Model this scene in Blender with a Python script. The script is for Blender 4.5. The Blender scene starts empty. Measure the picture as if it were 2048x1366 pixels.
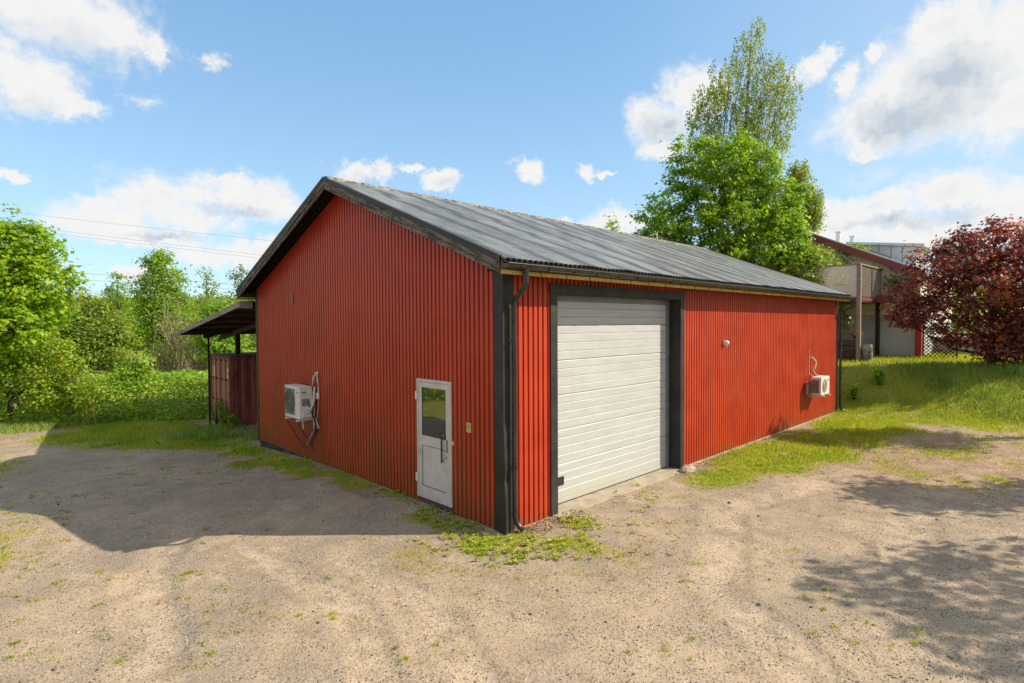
import bpy, math, random
import numpy as np
from mathutils import Vector, Matrix
PI = math.pi
random.seed(7)
scene = bpy.context.scene

# ------------------------------------------------------------------ camera
YAW, PITCH, ROLL = 0.79856, -0.026605, -0.005144
CAM = Vector((-5.839, -6.1905, 3.2142))
F3 = Vector((math.cos(YAW)*math.cos(PITCH), math.sin(YAW)*math.cos(PITCH), math.sin(PITCH)))
R3 = Vector((math.sin(YAW), -math.cos(YAW), 0))
U3 = R3.cross(F3)
RR = R3*math.cos(ROLL) + U3*math.sin(ROLL)
UU = U3*math.cos(ROLL) - R3*math.sin(ROLL)
camd = bpy.data.cameras.new("camera")
cam = bpy.data.objects.new("camera", camd)
scene.collection.objects.link(cam)
cam.matrix_world = Matrix(((RR.x, UU.x, -F3.x, CAM.x), (RR.y, UU.y, -F3.y, CAM.y), (RR.z, UU.z, -F3.z, CAM.z), (0, 0, 0, 1)))
camd.sensor_width = 36
camd.lens = 1121.38/2048*36
camd.shift_y = -6.18/2048
camd.clip_start = 0.1
camd.clip_end = 3000
scene.camera = cam
FH = np.array([math.cos(YAW), math.sin(YAW)])
RH = np.array([math.sin(YAW), -math.cos(YAW)])
def P(l, d, z=0.0):
    return (CAM.x + RH[0]*l + FH[0]*d, CAM.y + RH[1]*l + FH[1]*d, z)
def LD(x, y):
    dx, dy = x-CAM.x, y-CAM.y
    return dx*RH[0]+dy*RH[1], dx*FH[0]+dy*FH[1]

# ------------------------------------------------------------------ sky, sun, exposure
SUN_EL = math.radians(36.6)
SUN_H = Vector((0.72, -0.694, 0)).normalized()
sun_to = Vector((SUN_H.x*math.cos(SUN_EL), SUN_H.y*math.cos(SUN_EL), math.sin(SUN_EL)))
SKY = 0.13
SUN_W = 4.8
scene.view_settings.view_transform = 'Standard'
scene.view_settings.look = 'None'
scene.view_settings.exposure = 0.55
scene.cycles.max_bounces = 6
scene.cycles.diffuse_bounces = 3
scene.cycles.glossy_bounces = 2
scene.cycles.transmission_bounces = 3
scene.cycles.sample_clamp_indirect = 8.0
scene.view_settings.gamma = 1.0
sd = bpy.data.lights.new("sun", 'SUN')
sd.energy = SUN_W
sd.angle = math.radians(0.5)
sd.color = (1.0, 0.88, 0.70)
so = bpy.data.objects.new("sun", sd)
so.rotation_euler = sun_to.to_track_quat('Z', 'Y').to_euler()
so.location = (10, -10, 30)
scene.collection.objects.link(so)

class NT:
    """small helper to write node trees"""
    def __init__(s, tree):
        s.t = tree; s.n = tree.nodes; s.l = tree.links
    def node(s, typ, **kw):
        n = s.n.new(typ)
        for k, v in kw.items():
            setattr(n, k, v)
        return n
    def put(s, sock, v):
        if v is None: return
        if isinstance(v, bpy.types.NodeSocket): s.l.new(v, sock)
        else: sock.default_value = v
    def math(s, op, a, b=None, c=None, clamp=False):
        n = s.node('ShaderNodeMath', operation=op, use_clamp=clamp)
        s.put(n.inputs[0], a); s.put(n.inputs[1], b)
        if c is not None: s.put(n.inputs[2], c)
        return n.outputs[0]
    def vmath(s, op, a, b=None, out=0):
        n = s.node('ShaderNodeVectorMath', operation=op)
        s.put(n.inputs[0], a)
        if b is not None: s.put(n.inputs[1], b)
        return n.outputs[out]
    def mix(s, f, a, b, blend='MIX'):
        n = s.node('ShaderNodeMix', data_type='RGBA', blend_type=blend)
        s.put(n.inputs[0], f); s.put(n.inputs[6], a); s.put(n.inputs[7], b)
        return n.outputs[2]
    def ramp(s, f, a, b, smooth=True):
        n = s.node('ShaderNodeMapRange', interpolation_type='SMOOTHSTEP' if smooth else 'LINEAR')
        s.put(n.inputs[0], f); n.inputs[1].default_value = a; n.inputs[2].default_value = b
        return n.outputs[0]
    def noise(s, vec, scale, detail=4, rough=0.55, dist=0.0, out=0):
        n = s.node('ShaderNodeTexNoise')
        if vec is not None: s.put(n.inputs['Vector'], vec)
        n.inputs['Scale'].default_value = scale; n.inputs['Detail'].default_value = detail
        n.inputs['Roughness'].default_value = rough; n.inputs['Distortion'].default_value = dist
        return n.outputs[out]
    def voro(s, vec, scale, out=0, feature='F1', rnd=1.0):
        n = s.node('ShaderNodeTexVoronoi', feature=feature)
        if vec is not None: s.put(n.inputs['Vector'], vec)
        n.inputs['Scale'].default_value = scale; n.inputs['Randomness'].default_value = rnd
        return n.outputs[out]
    def scale(s, vec, xyz):
        n = s.node('ShaderNodeMapping'); s.put(n.inputs[0], vec); n.inputs[3].default_value = xyz
        return n.outputs[0]
def C4(c): return (c[0], c[1], c[2], 1.0)

w = bpy.data.worlds.new("World"); scene.world = w; w.use_nodes = True
N = NT(w.node_tree)
for n in list(N.n): N.n.remove(n)
wout = N.node('ShaderNodeOutputWorld'); bg = N.node('ShaderNodeBackground')
sky = N.node('ShaderNodeTexSky', sky_type='NISHITA')
sky.sun_disc = False; sky.sun_elevation = SUN_EL
sky.sun_rotation = math.atan2(SUN_H.x, SUN_H.y)
sky.air_density = 1.0; sky.dust_density = 0.3; sky.ozone_density = 1.6; sky.altitude = 100
tc = N.node('ShaderNodeTexCoord')
dirv = tc.outputs['Generated']
sep = N.node('ShaderNodeSeparateXYZ'); N.put(sep.inputs[0], dirv)
az = N.math('MULTIPLY', N.math('ARCTAN2', sep.outputs[1], sep.outputs[0]), 180/PI)
el = N.math('MULTIPLY', N.math('ARCSINE', sep.outputs[2]), 180/PI)
comb = N.node('ShaderNodeCombineXYZ'); N.put(comb.inputs[0], az); N.put(comb.inputs[1], el)
# real cloud positions in the sky: azimuth, elevation, half width, half height (degrees)
CLOUDS = [(84.1, 23.5, 7.5, 3.5), (80.4, 23.1, 3.2, 2.4), (77.7, 22.5, 1.3, 1.7), (86.3, 18.2, 3.5, 2.4), (87.4, 18.6, 2.3, 2.5), (84.2, 17.3, 2.5, 1.2), (82.2, 10.2, 1.8, 0.8), (87.8, 11.2, 0.6, 0.5), (78.7, 10.8, 3.6, 1.6), (81.4, 8.7, 4.4, 1.5), (75.4, 9.6, 3.6, 1.5), (71.4, 11.6, 4.9, 1.8), (72.8, 12.8, 2.8, 0.9), (68.9, 11.0, 3.9, 1.4), (78.8, 7.6, 5.4, 0.8), (73.5, 6.4, 3.4, 1.0), (70.3, 6.7, 2.5, 1.3), (79.6, 4.7, 1.8, 0.8), (61.4, 14.8, 2.1, 1.0), (59.1, 15.0, 1.5, 1.4), (55.2, 15.4, 2.1, 0.5), (52.4, 14.6, 2.1, 1.2), (44.1, 15.0, 1.6, 1.1), (38.6, 15.0, 1.4, 0.7), (36.3, 14.9, 1.0, 0.4), (40.8, 10.3, 2.0, 0.6), (34.6, 9.6, 3.7, 1.4), (31.9, 8.6, 2.4, 1.2), (30.8, 18.6, 3.5, 2.5), (28.0, 21.1, 2.7, 2.5), (30.1, 16.4, 2.8, 1.2), (18.5, 21.7, 1.7, 1.4), (17.2, 22.6, 1.3, 1.0), (15.1, 19.9, 1.8, 1.9), (13.2, 21.4, 1.0, 0.9), (9.6, 17.9, 7.0, 4.6), (6.2, 19.8, 6.4, 4.8), (4.4, 15.6, 6.0, 3.4), (12.6, 16.2, 4.8, 2.6), (14.1, 14.0, 1.5, 0.6), (8.4, 22.5, 2.9, 2.0), (3.9, 21.8, 3.9, 2.6), (7.9, 10.2, 3.5, 1.5), (12.9, 9.6, 4.7, 1.3), (14.8, 8.4, 4.9, 1.5), (4.6, 8.8, 3.5, 1.9), (9.5, 7.4, 7.3, 1.2), (17.1, 9.7, 2.3, 1.1), (2.0, 7.0, 4.0, 2.2)]
GREYS = [(9.9, 16.6, 5.0, 2.4, 1.0), (12.6, 16.0, 2.8, 1.7, 0.8), (7.4, 18.8, 3.4, 2.5, 0.7), (30.5, 18.3, 2.6, 1.7, 0.7), (11.5, 8.1, 4.2, 0.7, 0.7), (7.6, 8.6, 2.5, 0.9, 0.6), (71.5, 10.2, 3.7, 0.7, 0.6), (77.0, 7.8, 4.5, 0.5, 0.7), (83.2, 21.7, 3.5, 1.7, 0.3), (73.5, 10.7, 2.0, 0.6, 0.4), (51.9, 14.2, 1.5, 0.6, 0.3), (60.7, 14.3, 1.9, 0.5, 0.3), (86.1, 16.9, 2.6, 0.7, 0.25)]
def blobs(lst, vec, smooth):
    acc = None
    for b in lst:
        if len(b) == 4: q = 1.22 if b[1] < 13 else 1.06; b = (b[0], b[1], b[2]*q, b[3]*q)
        m = N.vmath('MULTIPLY', N.vmath('SUBTRACT', vec, (b[0], b[1], 0)), (1/b[2], 1/b[3], 0))
        ln = N.vmath('LENGTH', m, out=1)
        v = N.math('SUBTRACT', 1.0, ln)
        if len(b) > 4: v = N.math('MULTIPLY', N.math('MAXIMUM', v, 0.0), b[4]*2)
        acc = v if acc is None else N.math('SMOOTH_MAX' if smooth else 'MAXIMUM', acc, v, 0.25 if smooth else None)
    return acc
warp = N.noise(dirv, 9.0, 3, 0.5, out=1)
wv = N.vmath('MULTIPLY', N.vmath('SUBTRACT', warp, (0.5, 0.5, 0.5)), (5.0, 3.0, 0))
warp2 = N.noise(dirv, 70.0, 5, 0.65, out=1)
wv = N.vmath('ADD', wv, N.vmath('MULTIPLY', N.vmath('SUBTRACT', warp2, (0.5, 0.5, 0.5)), (3.0, 2.2, 0)))
pvec = N.vmath('ADD', comb.outputs[0], wv)
cov = blobs(CLOUDS, pvec, True)
n1 = N.noise(dirv, 16.0, 9, 0.6, 0.3)
n2 = N.voro(N.vmath('ADD', dirv, N.vmath('MULTIPLY', N.noise(dirv, 30, 4, 0.6, out=1), (0.03, 0.03, 0.03))), 22.0, 0, 'SMOOTH_F1')
dens = N.math('ADD', cov, N.math('MULTIPLY', N.math('SUBTRACT', n1, 0.50), 1.25))
dens = N.math('ADD', dens, N.math('MULTIPLY', N.math('SUBTRACT', 0.45, n2), 0.5))
alpha = N.math('MULTIPLY', N.ramp(dens, -0.12, 0.62), 0.97)
WISPS = [(78.8, 18.6, 2.0, 0.7, 0.5), (73.2, 22.4, 1.0, 0.9, 0.5), (79, 12.6, 3.5, .8, .25), (13.5, 12.2, 3, 1.2, .3)]
wisp = N.math('MULTIPLY', N.math('MULTIPLY', blobs(WISPS, pvec, False), N.ramp(n1, 0.35, 0.65)), 1.1, clamp=True)
alpha = N.math('MAXIMUM', alpha, wisp)
# broken cloud added over the unseen rest of the sky for white fill light
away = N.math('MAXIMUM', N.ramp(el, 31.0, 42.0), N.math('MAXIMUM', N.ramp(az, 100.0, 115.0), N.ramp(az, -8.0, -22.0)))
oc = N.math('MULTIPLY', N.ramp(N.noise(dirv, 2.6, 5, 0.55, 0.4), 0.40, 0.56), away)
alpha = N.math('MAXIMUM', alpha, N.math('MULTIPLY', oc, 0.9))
grey = N.math('MULTIPLY', blobs(GREYS, pvec, False), 0.92)
puff = N.ramp(N.noise(dirv, 20.0, 6, 0.55, 0.2), 0.35, 0.75)
lowsh = N.math('MULTIPLY', N.ramp(dens, 0.35, 1.3), 0.35)
gsum = N.math('ADD', N.math('MULTIPLY', grey, N.math('ADD', 0.55, N.math('MULTIPLY', puff, 0.6))), N.math('MULTIPLY', lowsh, puff), clamp=True)
CLOUD_W = 4.9
white = (CLOUD_W*1.0, CLOUD_W*0.99, CLOUD_W*0.97, 1)
greyc = (CLOUD_W*0.58, CLOUD_W*0.66, CLOUD_W*0.74, 1)
ccol = N.mix(gsum, white, greyc)
skyc = N.mix(1.0, sky.outputs[0], (1.0, 1.12, 1.12, 1), 'MULTIPLY')
grad = N.mix(N.ramp(el, 0.0, 32.0), (2.8, 4.15, 5.4, 1), (1.35, 2.72, 4.45, 1))
skyc = N.mix(0.62, skyc, grad)
# thin bright haze towards the right of the view and near the horizon
hz = N.math('MULTIPLY', N.ramp(el, 16.0, 0.0), 0.10)
hr = N.math('MULTIPLY', N.math('MULTIPLY', N.ramp(az, 40.0, 2.0), N.ramp(az, -40.0, -8.0)), 0.42)
haze = N.math('ADD', hz, hr)
skyc = N.mix(haze, skyc, (CLOUD_W*0.62, CLOUD_W*0.80, CLOUD_W*0.96, 1))
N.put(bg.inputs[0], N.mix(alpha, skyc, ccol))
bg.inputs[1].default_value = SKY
N.l.new(bg.outputs[0], wout.inputs[0])
w.cycles.sampling_method = 'MANUAL'
w.cycles.sample_map_resolution = 512

# ------------------------------------------------------------------ object helpers
COL = scene.collection
def tag(o, label=None, cat=None, group=None, kind=None):
    if label: o['label'] = label
    if cat: o['category'] = cat
    if group: o['group'] = group
    if kind: o['kind'] = kind
    return o
def thing(name, label, cat, loc=(0, 0, 0), rz=0, group=None):
    o = bpy.data.objects.new(name, None); COL.objects.link(o)
    o.location = loc; o.rotation_euler = (0, 0, rz); o.empty_display_size = 0.3
    return tag(o, label, cat, group)
def np_mesh(name, V, faces, mats, parent=None, smooth=False, midx=None, attrs=None):
    """faces: list of (n,k) int arrays"""
    me = bpy.data.meshes.new(name)
    V = np.asarray(V, np.float32)
    me.vertices.add(len(V)); me.vertices.foreach_set('co', V.ravel())
    loops = np.concatenate([f.ravel() for f in faces]).astype(np.int32)
    sizes = np.concatenate([np.full(len(f), f.shape[1], np.int32) for f in faces])
    starts = np.concatenate([[0], np.cumsum(sizes)[:-1]]).astype(np.int32)
    me.loops.add(len(loops)); me.loops.foreach_set('vertex_index', loops)
    me.polygons.add(len(sizes)); me.polygons.foreach_set('loop_start', starts)
    if midx is not None: me.polygons.foreach_set('material_index', np.asarray(midx, np.int32))
    if smooth: me.polygons.foreach_set('use_smooth', np.ones(len(sizes), bool))
    if attrs:
        for k, a in attrs.items():
            at = me.attributes.new(k, 'FLOAT', 'POINT'); at.data.foreach_set('value', np.asarray(a, np.float32))
    me.update(calc_edges=True)
    for m in (mats if isinstance(mats, (list, tuple)) else [mats]): me.materials.append(m)
    o = bpy.data.objects.new(name, me); COL.objects.link(o)
    if parent: o.parent = parent
    return o
class MB:
    """collects shapes and links them as ONE mesh object"""
    def __init__(s): s.v = []; s.f = []; s.sm = []
    def add(s, vs, fs, smooth=False):
        b = len(s.v); s.v += [tuple(v) for v in vs]; s.f += [tuple(i+b for i in f) for f in fs]; s.sm += [smooth]*len(fs)
        return s
    def box(s, x0, x1, y0, y1, z0, z1):
        return s.add([(x0, y0, z0), (x1, y0, z0), (x1, y1, z0), (x0, y1, z0), (x0, y0, z1), (x1, y0, z1), (x1, y1, z1), (x0, y1, z1)],
                     [(0, 3, 2, 1), (4, 5, 6, 7), (0, 1, 5, 4), (1, 2, 6, 5), (2, 3, 7, 6), (3, 0, 4, 7)])
    def bar(s, a, b, w, h, up=(0, 0, 1)):
        """box beam from a to b, width w (sideways) and height h (along up)"""
        a = Vector(a); b = Vector(b); t = (b-a).normalized(); u = Vector(up); sd_ = t.cross(u)
        if sd_.length < 1e-4: sd_ = t.cross(Vector((1, 0, 0)))
        sd_.normalize(); u = sd_.cross(t).normalized()
        vs = []
        for q in (a, b):
            for i, j in ((-1, -1), (1, -1), (1, 1), (-1, 1)): vs.append(q + sd_*i*w/2 + u*j*h/2)
        return s.add(vs, [(0, 1, 2, 3), (7, 6, 5, 4), (0, 4, 5, 1), (1, 5, 6, 2), (2, 6, 7, 3), (3, 7, 4, 0)])
    def tube(s, pts, r, n=8, cap=True, smooth=True):
        pts = [Vector(p) for p in pts]; m = len(pts); rs = r if isinstance(r, (list, tuple)) else [r]*m
        vs = []; ref = None
        for i, p in enumerate(pts):
            t = (pts[min(i+1, m-1)] - pts[max(i-1, 0)])
            t = t.normalized() if t.length > 1e-9 else Vector((0, 0, 1))
            if ref is None: ref = Vector((0, 0, 1)) if abs(t.z) < 0.9 else Vector((1, 0, 0))
            a = t.cross(ref).normalized(); b = t.cross(a).normalized(); ref = -b if False else ref
            for k in range(n):
                an = 2*PI*k/n; vs.append(p + (a*math.cos(an) + b*math.sin(an))*rs[i])
        fs = []
        for i in range(m-1):
            for k in range(n):
                k2 = (k+1) % n; fs.append((i*n+k, i*n+k2, (i+1)*n+k2, (i+1)*n+k))
        s.add(vs, fs, smooth)
        if cap: s.add(vs[:n], [tuple(range(n))]); s.add(vs[-n:], [tuple(reversed(range(n)))])
        return s
    def prism(s, poly, off):
        """poly: coplanar points, extruded by vector off"""
        n = len(poly); vs = [Vector(p) for p in poly] + [Vector(p)+Vector(off) for p in poly]
        return s.add(vs, [tuple(range(n)), tuple(reversed(range(n, 2*n)))] + [(i, i+n, (i+1) % n + n, (i+1) % n) for i in range(n)])
    def sphere(s, c, r, nu=10, nv=6, sc=(1, 1, 1)):
        vs = []; fs = []
        for j in range(nv+1):
            th = PI*j/nv
            for i in range(nu):
                ph = 2*PI*i/nu; vs.append((c[0]+r*sc[0]*math.sin(th)*math.cos(ph), c[1]+r*sc[1]*math.sin(th)*math.sin(ph), c[2]+r*sc[2]*math.cos(th)))
        for j in range(nv):
            for i in range(nu): fs.append((j*nu+i, (j+1)*nu+i, (j+1)*nu+(i+1) % nu, j*nu+(i+1) % nu))
        return s.add(vs, fs, True)
    def build(s, name, mat, parent=None, bevel=0):
        me = bpy.data.meshes.new(name); me.from_pydata(s.v, [], s.f); me.update()
        me.polygons.foreach_set('use_smooth', s.sm)
        me.materials.append(mat)
        o = bpy.data.objects.new(name, me); COL.objects.link(o)
        if parent: o.parent = parent
        if bevel:
            b = o.modifiers.new('bevel', 'BEVEL'); b.width = bevel; b.segments = 2; b.limit_method = 'ANGLE'
        return o

# ------------------------------------------------------------------ materials
def mat(name, fn):
    m = bpy.data.materials.new(name); m.use_nodes = True
    t = NT(m.node_tree)
    for n in list(t.n): t.n.remove(n)
    out = t.node('ShaderNodeOutputMaterial'); b = t.node('ShaderNodeBsdfPrincipled')
    t.l.new(b.outputs[0], out.inputs[0]); t.b = b; t.out = out
    t.tc = t.node('ShaderNodeTexCoord'); t.obj = t.tc.outputs['Object']
    fn(t)
    return m
def setp(t, col=None, rough=None, metal=None, spec=None, bump=None, bstr=0.3, bdist=0.01):
    if col is not None: t.put(t.b.inputs['Base Color'], C4(col) if isinstance(col, tuple) and len(col) == 3 else col)
    if rough is not None: t.put(t.b.inputs['Roughness'], rough)
    if metal is not None: t.put(t.b.inputs['Metallic'], metal)
    if spec is not None: t.put(t.b.inputs['Specular IOR Level'], spec)
    if bump is not None:
        bp = t.node('ShaderNodeBump'); t.put(bp.inputs['Height'], bump); bp.inputs['Strength'].default_value = bstr
        bp.inputs['Distance'].default_value = bdist; t.l.new(bp.outputs[0], t.b.inputs['Normal'])
def plain(name, col, rough=0.5, var=0.25, scale=3.0, metal=0, spec=0.5, bstr=0.0, dirt=None, dscale=2.0):
    def fn(t):
        n = t.noise(t.obj, scale, 5, 0.6)
        c = t.mix(t.ramp(n, 0.3, 0.7), C4([x*(1-var) for x in col]), C4([min(1, x*(1+var)) for x in col]))
        if dirt is not None:
            c = t.mix(t.math('MULTIPLY', t.ramp(t.noise(t.obj, dscale, 8, 0.7), 0.5, 0.72), 0.7), c, C4(dirt))
        setp(t, c, t.math('ADD', rough-0.08, t.math('MULTIPLY', n, 0.16)), metal, spec, n if bstr else None, bstr)
    return mat(name, fn)
def red_wall(stain_shade):
    def fn(t):
        n = t.noise(t.obj, 1.2, 5, 0.6)
        c = t.mix(t.ramp(n, 0.3, 0.7), (0.36, 0.026, 0.007, 1), (0.46, 0.044, 0.009, 1))
        # sun-bleached chalky veil
        c = t.mix(t.math('MULTIPLY', t.ramp(t.noise(t.scale(t.obj, (1.5, 1.5, .4)), 2.3, 6, 0.65), 0.45, 0.75), 0.12), c, (0.48, 0.10, 0.045, 1))
        sx = t.node('ShaderNodeSeparateXYZ'); t.put(sx.inputs[0], t.obj)
        # every sheet has faded a little differently
        sh = t.math('FLOOR', t.math('DIVIDE', t.math('ADD', sx.outputs[0], sx.outputs[1]), 1.03))
        wn = t.node('ShaderNodeTexWhiteNoise', noise_dimensions='1D'); t.put(wn.inputs['W'], sh)
        c = t.mix(t.math('MULTIPLY', wn.outputs[0], 0.40), c, (0.33, 0.038, 0.014, 1))
        # rain streaks and green algae running up from the bottom, also deepening the gable's shade
        st = t.noise(t.scale(t.obj, (7, 7, 0.5)), 1.6, 5, 0.6)
        big = t.noise(t.scale(t.obj, (1, 1, 0.35)), 0.75, 3, 0.5)
        low = t.ramp(t.math('ADD', sx.outputs[2], t.math('MULTIPLY', big, -1.8)), stain_shade, -0.9)
        a = t.math('MULTIPLY', t.math('MULTIPLY', low, t.ramp(st, 0.38, 0.62)), 0.72)
        c = t.mix(a, c, (0.135, 0.075, 0.015, 1))
        a2 = t.math('MULTIPLY', t.ramp(sx.outputs[2], 0.35, 0.0), t.ramp(t.noise(t.obj, 5, 4, 0.6), 0.40, 0.65))
        c = t.mix(t.math('MULTIPLY', a2, 0.6), c, (0.16, 0.075, 0.03, 1))
        setp(t, c, t.math('ADD', 0.34, t.math('MULTIPLY', n, 0.2)), 0, 0.38, t.noise(t.obj, 1.8, 2, 0.5), 0.10, 0.05)
    return fn
M = {}
M['red_gable'] = mat('red_gable_sheet', red_wall(1.5))  # real algae, set heavier here to put some of the shade into the colour
M['red_side'] = mat('red_side_sheet', red_wall(-0.8))
def m_roof(t):
    n = t.noise(t.scale(t.obj, (1, 0.45, 0.45)), 1.1, 6, 0.65, 0.6)
    n2 = t.noise(t.scale(t.obj, (3.5, 0.6, 0.6)), 2.0, 6, 0.7)
    c = t.mix(t.ramp(n, 0.38, 0.62), (0.15, 0.155, 0.15, 1), (0.27, 0.28, 0.27, 1))
    c = t.mix(t.math('MULTIPLY', t.ramp(n2, 0.50, 0.70), 0.6), c, (0.28, 0.28, 0.26, 1))
    c = t.mix(t.math('MULTIPLY', t.ramp(t.noise(t.obj, 30, 4, 0.7), 0.60, 0.72), 0.5), c, (0.25, 0.25, 0.2, 1))
    sx = t.node('ShaderNodeSeparateXYZ'); t.put(sx.inputs[0], t.obj)
    wob = t.noise(t.scale(t.obj, (0.15, 0.55, 0.2)), 1.6, 3, 0.5)
    fr = t.math('FRACT', t.math('DIVIDE', t.math('ADD', sx.outputs[0], t.math('MULTIPLY', wob, 0.9)), 1.03))
    band = t.math('MULTIPLY', t.ramp(t.math('ABSOLUTE', t.math('SUBTRACT', fr, 0.5)), 0.22, 0.46), t.ramp(t.noise(t.obj, 2.5, 5, 0.7), 0.25, 0.55))
    c = t.mix(t.math('MULTIPLY', band, 0.80), c, (0.045, 0.047, 0.045, 1))
    setp(t, c, t.math('ADD', 0.30, t.math('MULTIPLY', n2, 0.3)), 0, 0.6, n2, 0.15, 0.02)
M['roof'] = mat('roof_sheet', m_roof)
M['black'] = plain('black_trim', (0.026, 0.024, 0.021), 0.55, 0.4, 1.5, spec=0.35, bstr=0.06, dirt=(0.05, 0.048, 0.038))
M['greentrim'] = plain('dark_green_trim', (0.018, 0.035, 0.026), 0.45, 0.3)
M['gutter'] = plain('gutter_black', (0.030, 0.028, 0.027), 0.28, 0.4, 4)
def m_wood(c1, c2, c3, ax, freq=14):
    def fn(t):
        sc = [freq, freq, freq]; sc[ax] = 0.9
        g = t.noise(t.scale(t.obj, tuple(sc)), 1.6, 7, 0.65, 0.3)
        c = t.mix(t.ramp(g, 0.35, 0.65), C4(c1), C4(c2))
        c = t.mix(t.math('MULTIPLY', t.ramp(t.noise(t.obj, 4, 6, 0.7), 0.52, 0.70), 0.75), c, C4(c3))
        setp(t, c, 0.85, 0, 0.2, g, 0.5, 0.01)
    return fn
def m_barge(t):
    sx = t.node('ShaderNodeSeparateXYZ'); t.put(sx.inputs[0], t.obj)
    al = t.math('ADD', sx.outputs[2], t.math('MULTIPLY', t.math('ABSOLUTE', t.math('SUBTRACT', sx.outputs[1], 5.01)), 0.393))
    cb = t.node('ShaderNodeCombineXYZ'); t.put(cb.inputs[0], sx.outputs[0]); t.put(cb.inputs[1], t.math('MULTIPLY', sx.outputs[1], 0.10)); t.put(cb.inputs[2], al)
    g = t.noise(cb.outputs[0], 28, 7, 0.65, 0.3)
    c = t.mix(t.ramp(g, 0.35, 0.65), (0.05, 0.040, 0.030, 1), (0.21, 0.17, 0.135, 1))
    pt = t.noise(t.obj, 5, 7, 0.75)
    c = t.mix(t.math('MULTIPLY', t.ramp(pt, 0.50, 0.62), 0.8), c, (0.045, 0.042, 0.030, 1))
    c = t.mix(t.math('MULTIPLY', t.ramp(pt, 0.40, 0.30), 0.7), c, (0.30, 0.26, 0.20, 1))
    setp(t, c, 0.85, 0, 0.2, g, 0.5, 0.01)
M['bargewood'] = mat('weathered_bargeboard', m_barge)
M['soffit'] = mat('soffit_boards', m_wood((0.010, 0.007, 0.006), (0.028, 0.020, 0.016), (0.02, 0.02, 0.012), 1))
M['mosswood'] = mat('mossy_fascia', m_wood((0.10, 0.075, 0.02), (0.22, 0.17, 0.05), (0.14, 0.15, 0.03), 0))
M['yellowwood'] = mat('yellowed_board', m_wood((0.42, 0.28, 0.08), (0.60, 0.42, 0.13), (0.30, 0.24, 0.08), 0, 8))
M['greywood'] = mat('grey_timber', m_wood((0.18, 0.145, 0.11), (0.36, 0.30, 0.24), (0.16, 0.15, 0.10), 1, 12))
M['brownwood'] = mat('brown_timber', m_wood((0.06, 0.035, 0.025), (0.13, 0.08, 0.06), (0.06, 0.05, 0.03), 0, 12))
M['darkwood'] = mat('dark_timber', m_wood((0.022, 0.014, 0.012), (0.05, 0.032, 0.026), (0.03, 0.03, 0.02), 2, 12))
M['clad'] = mat('pale_cladding', m_wood((0.74, 0.65, 0.57), (0.86, 0.79, 0.71), (0.66, 0.58, 0.50), 2, 5))
def m_garage(t):
    n = t.noise(t.scale(t.obj, (0.8, 1, 6)), 2.0, 6, 0.65)
    c = t.mix(t.ramp(n, 0.3, 0.7), (0.40, 0.412, 0.412, 1), (0.465, 0.478, 0.475, 1))
    v = t.noise(t.scale(t.obj, (26, 1, 0.9)), 1.4, 4, 0.6)
    c = t.mix(t.math('MULTIPLY', t.ramp(v, 0.56, 0.72), 0.26), c, (0.30, 0.28, 0.24, 1))
    sx = t.node('ShaderNodeSeparateXYZ'); t.put(sx.inputs[0], t.obj)
    c = t.mix(t.math('MULTIPLY', t.math('MULTIPLY', t.ramp(sx.outputs[2], 0.55, 0.0), t.ramp(n, 0.35, 0.6)), 0.6), c, (0.40, 0.38, 0.25, 1))
    setp(t, c, 0.42, 0, 0.4, t.noise(t.obj, 45, 3, 0.6), 0.10, 0.004)
M['garage'] = mat('garage_panel', m_garage)
M['guide'] = plain('galvanised_grey', (0.16, 0.175, 0.18), 0.45, 0.2, 3)
M['whitealu'] = plain('door_white', (0.54, 0.47, 0.41), 0.5, 0.07, 4, spec=0.3, dirt=(0.38, 0.33, 0.26), dscale=3)
M['gasket'] = plain('rubber_black', (0.02, 0.018, 0.014), 0.6, 0.2)
M['acwhite'] = plain('unit_white', (0.66, 0.60, 0.52), 0.5, 0.06, 5, dirt=(0.50, 0.47, 0.38), dscale=3)
M['acdark'] = plain('grille_dark', (0.10, 0.09, 0.07), 0.5, 0.3, 8)
M['acgrille'] = plain('grille_beige', (0.22, 0.20, 0.16), 0.5, 0.2, 8)
M['pipe'] = plain('hose_beige', (0.55, 0.50, 0.42), 0.6, 0.15, 10)
M['pipegrey'] = plain('hose_grey', (0.20, 0.19, 0.17), 0.6, 0.3, 10)
M['cable'] = plain('cable_black', (0.012, 0.012, 0.012), 0.5, 0.2)
M['concrete'] = plain('concrete', (0.37, 0.31, 0.24), 0.85, 0.2, 3, spec=0.2, bstr=0.4, dirt=(0.24, 0.19, 0.13))
M['plinth'] = plain('tarred_plinth', (0.045, 0.042, 0.04), 0.85, 0.4, 3, spec=0.2, bstr=0.4, dirt=(0.24, 0.21, 0.19), dscale=6)
M['signyellow'] = plain('sign_yellow', (0.62, 0.42, 0.05), 0.5, 0.12, 20)
M['signcream'] = plain('sign_cream', (0.62, 0.50, 0.28), 0.5, 0.12, 20)
M['signblack'] = plain('sign_black', (0.02, 0.02, 0.015), 0.5, 0.1)
M['interior'] = plain('interior_dark', (0.015, 0.014, 0.013), 0.9, 0.2)
def m_glass(t):
    setp(t, (0.010, 0.012, 0.009), 0.03, 0, 1.0)
    t.b.inputs['IOR'].default_value = 2.1
M['glass'] = mat('dark_window_glass', m_glass)
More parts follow.
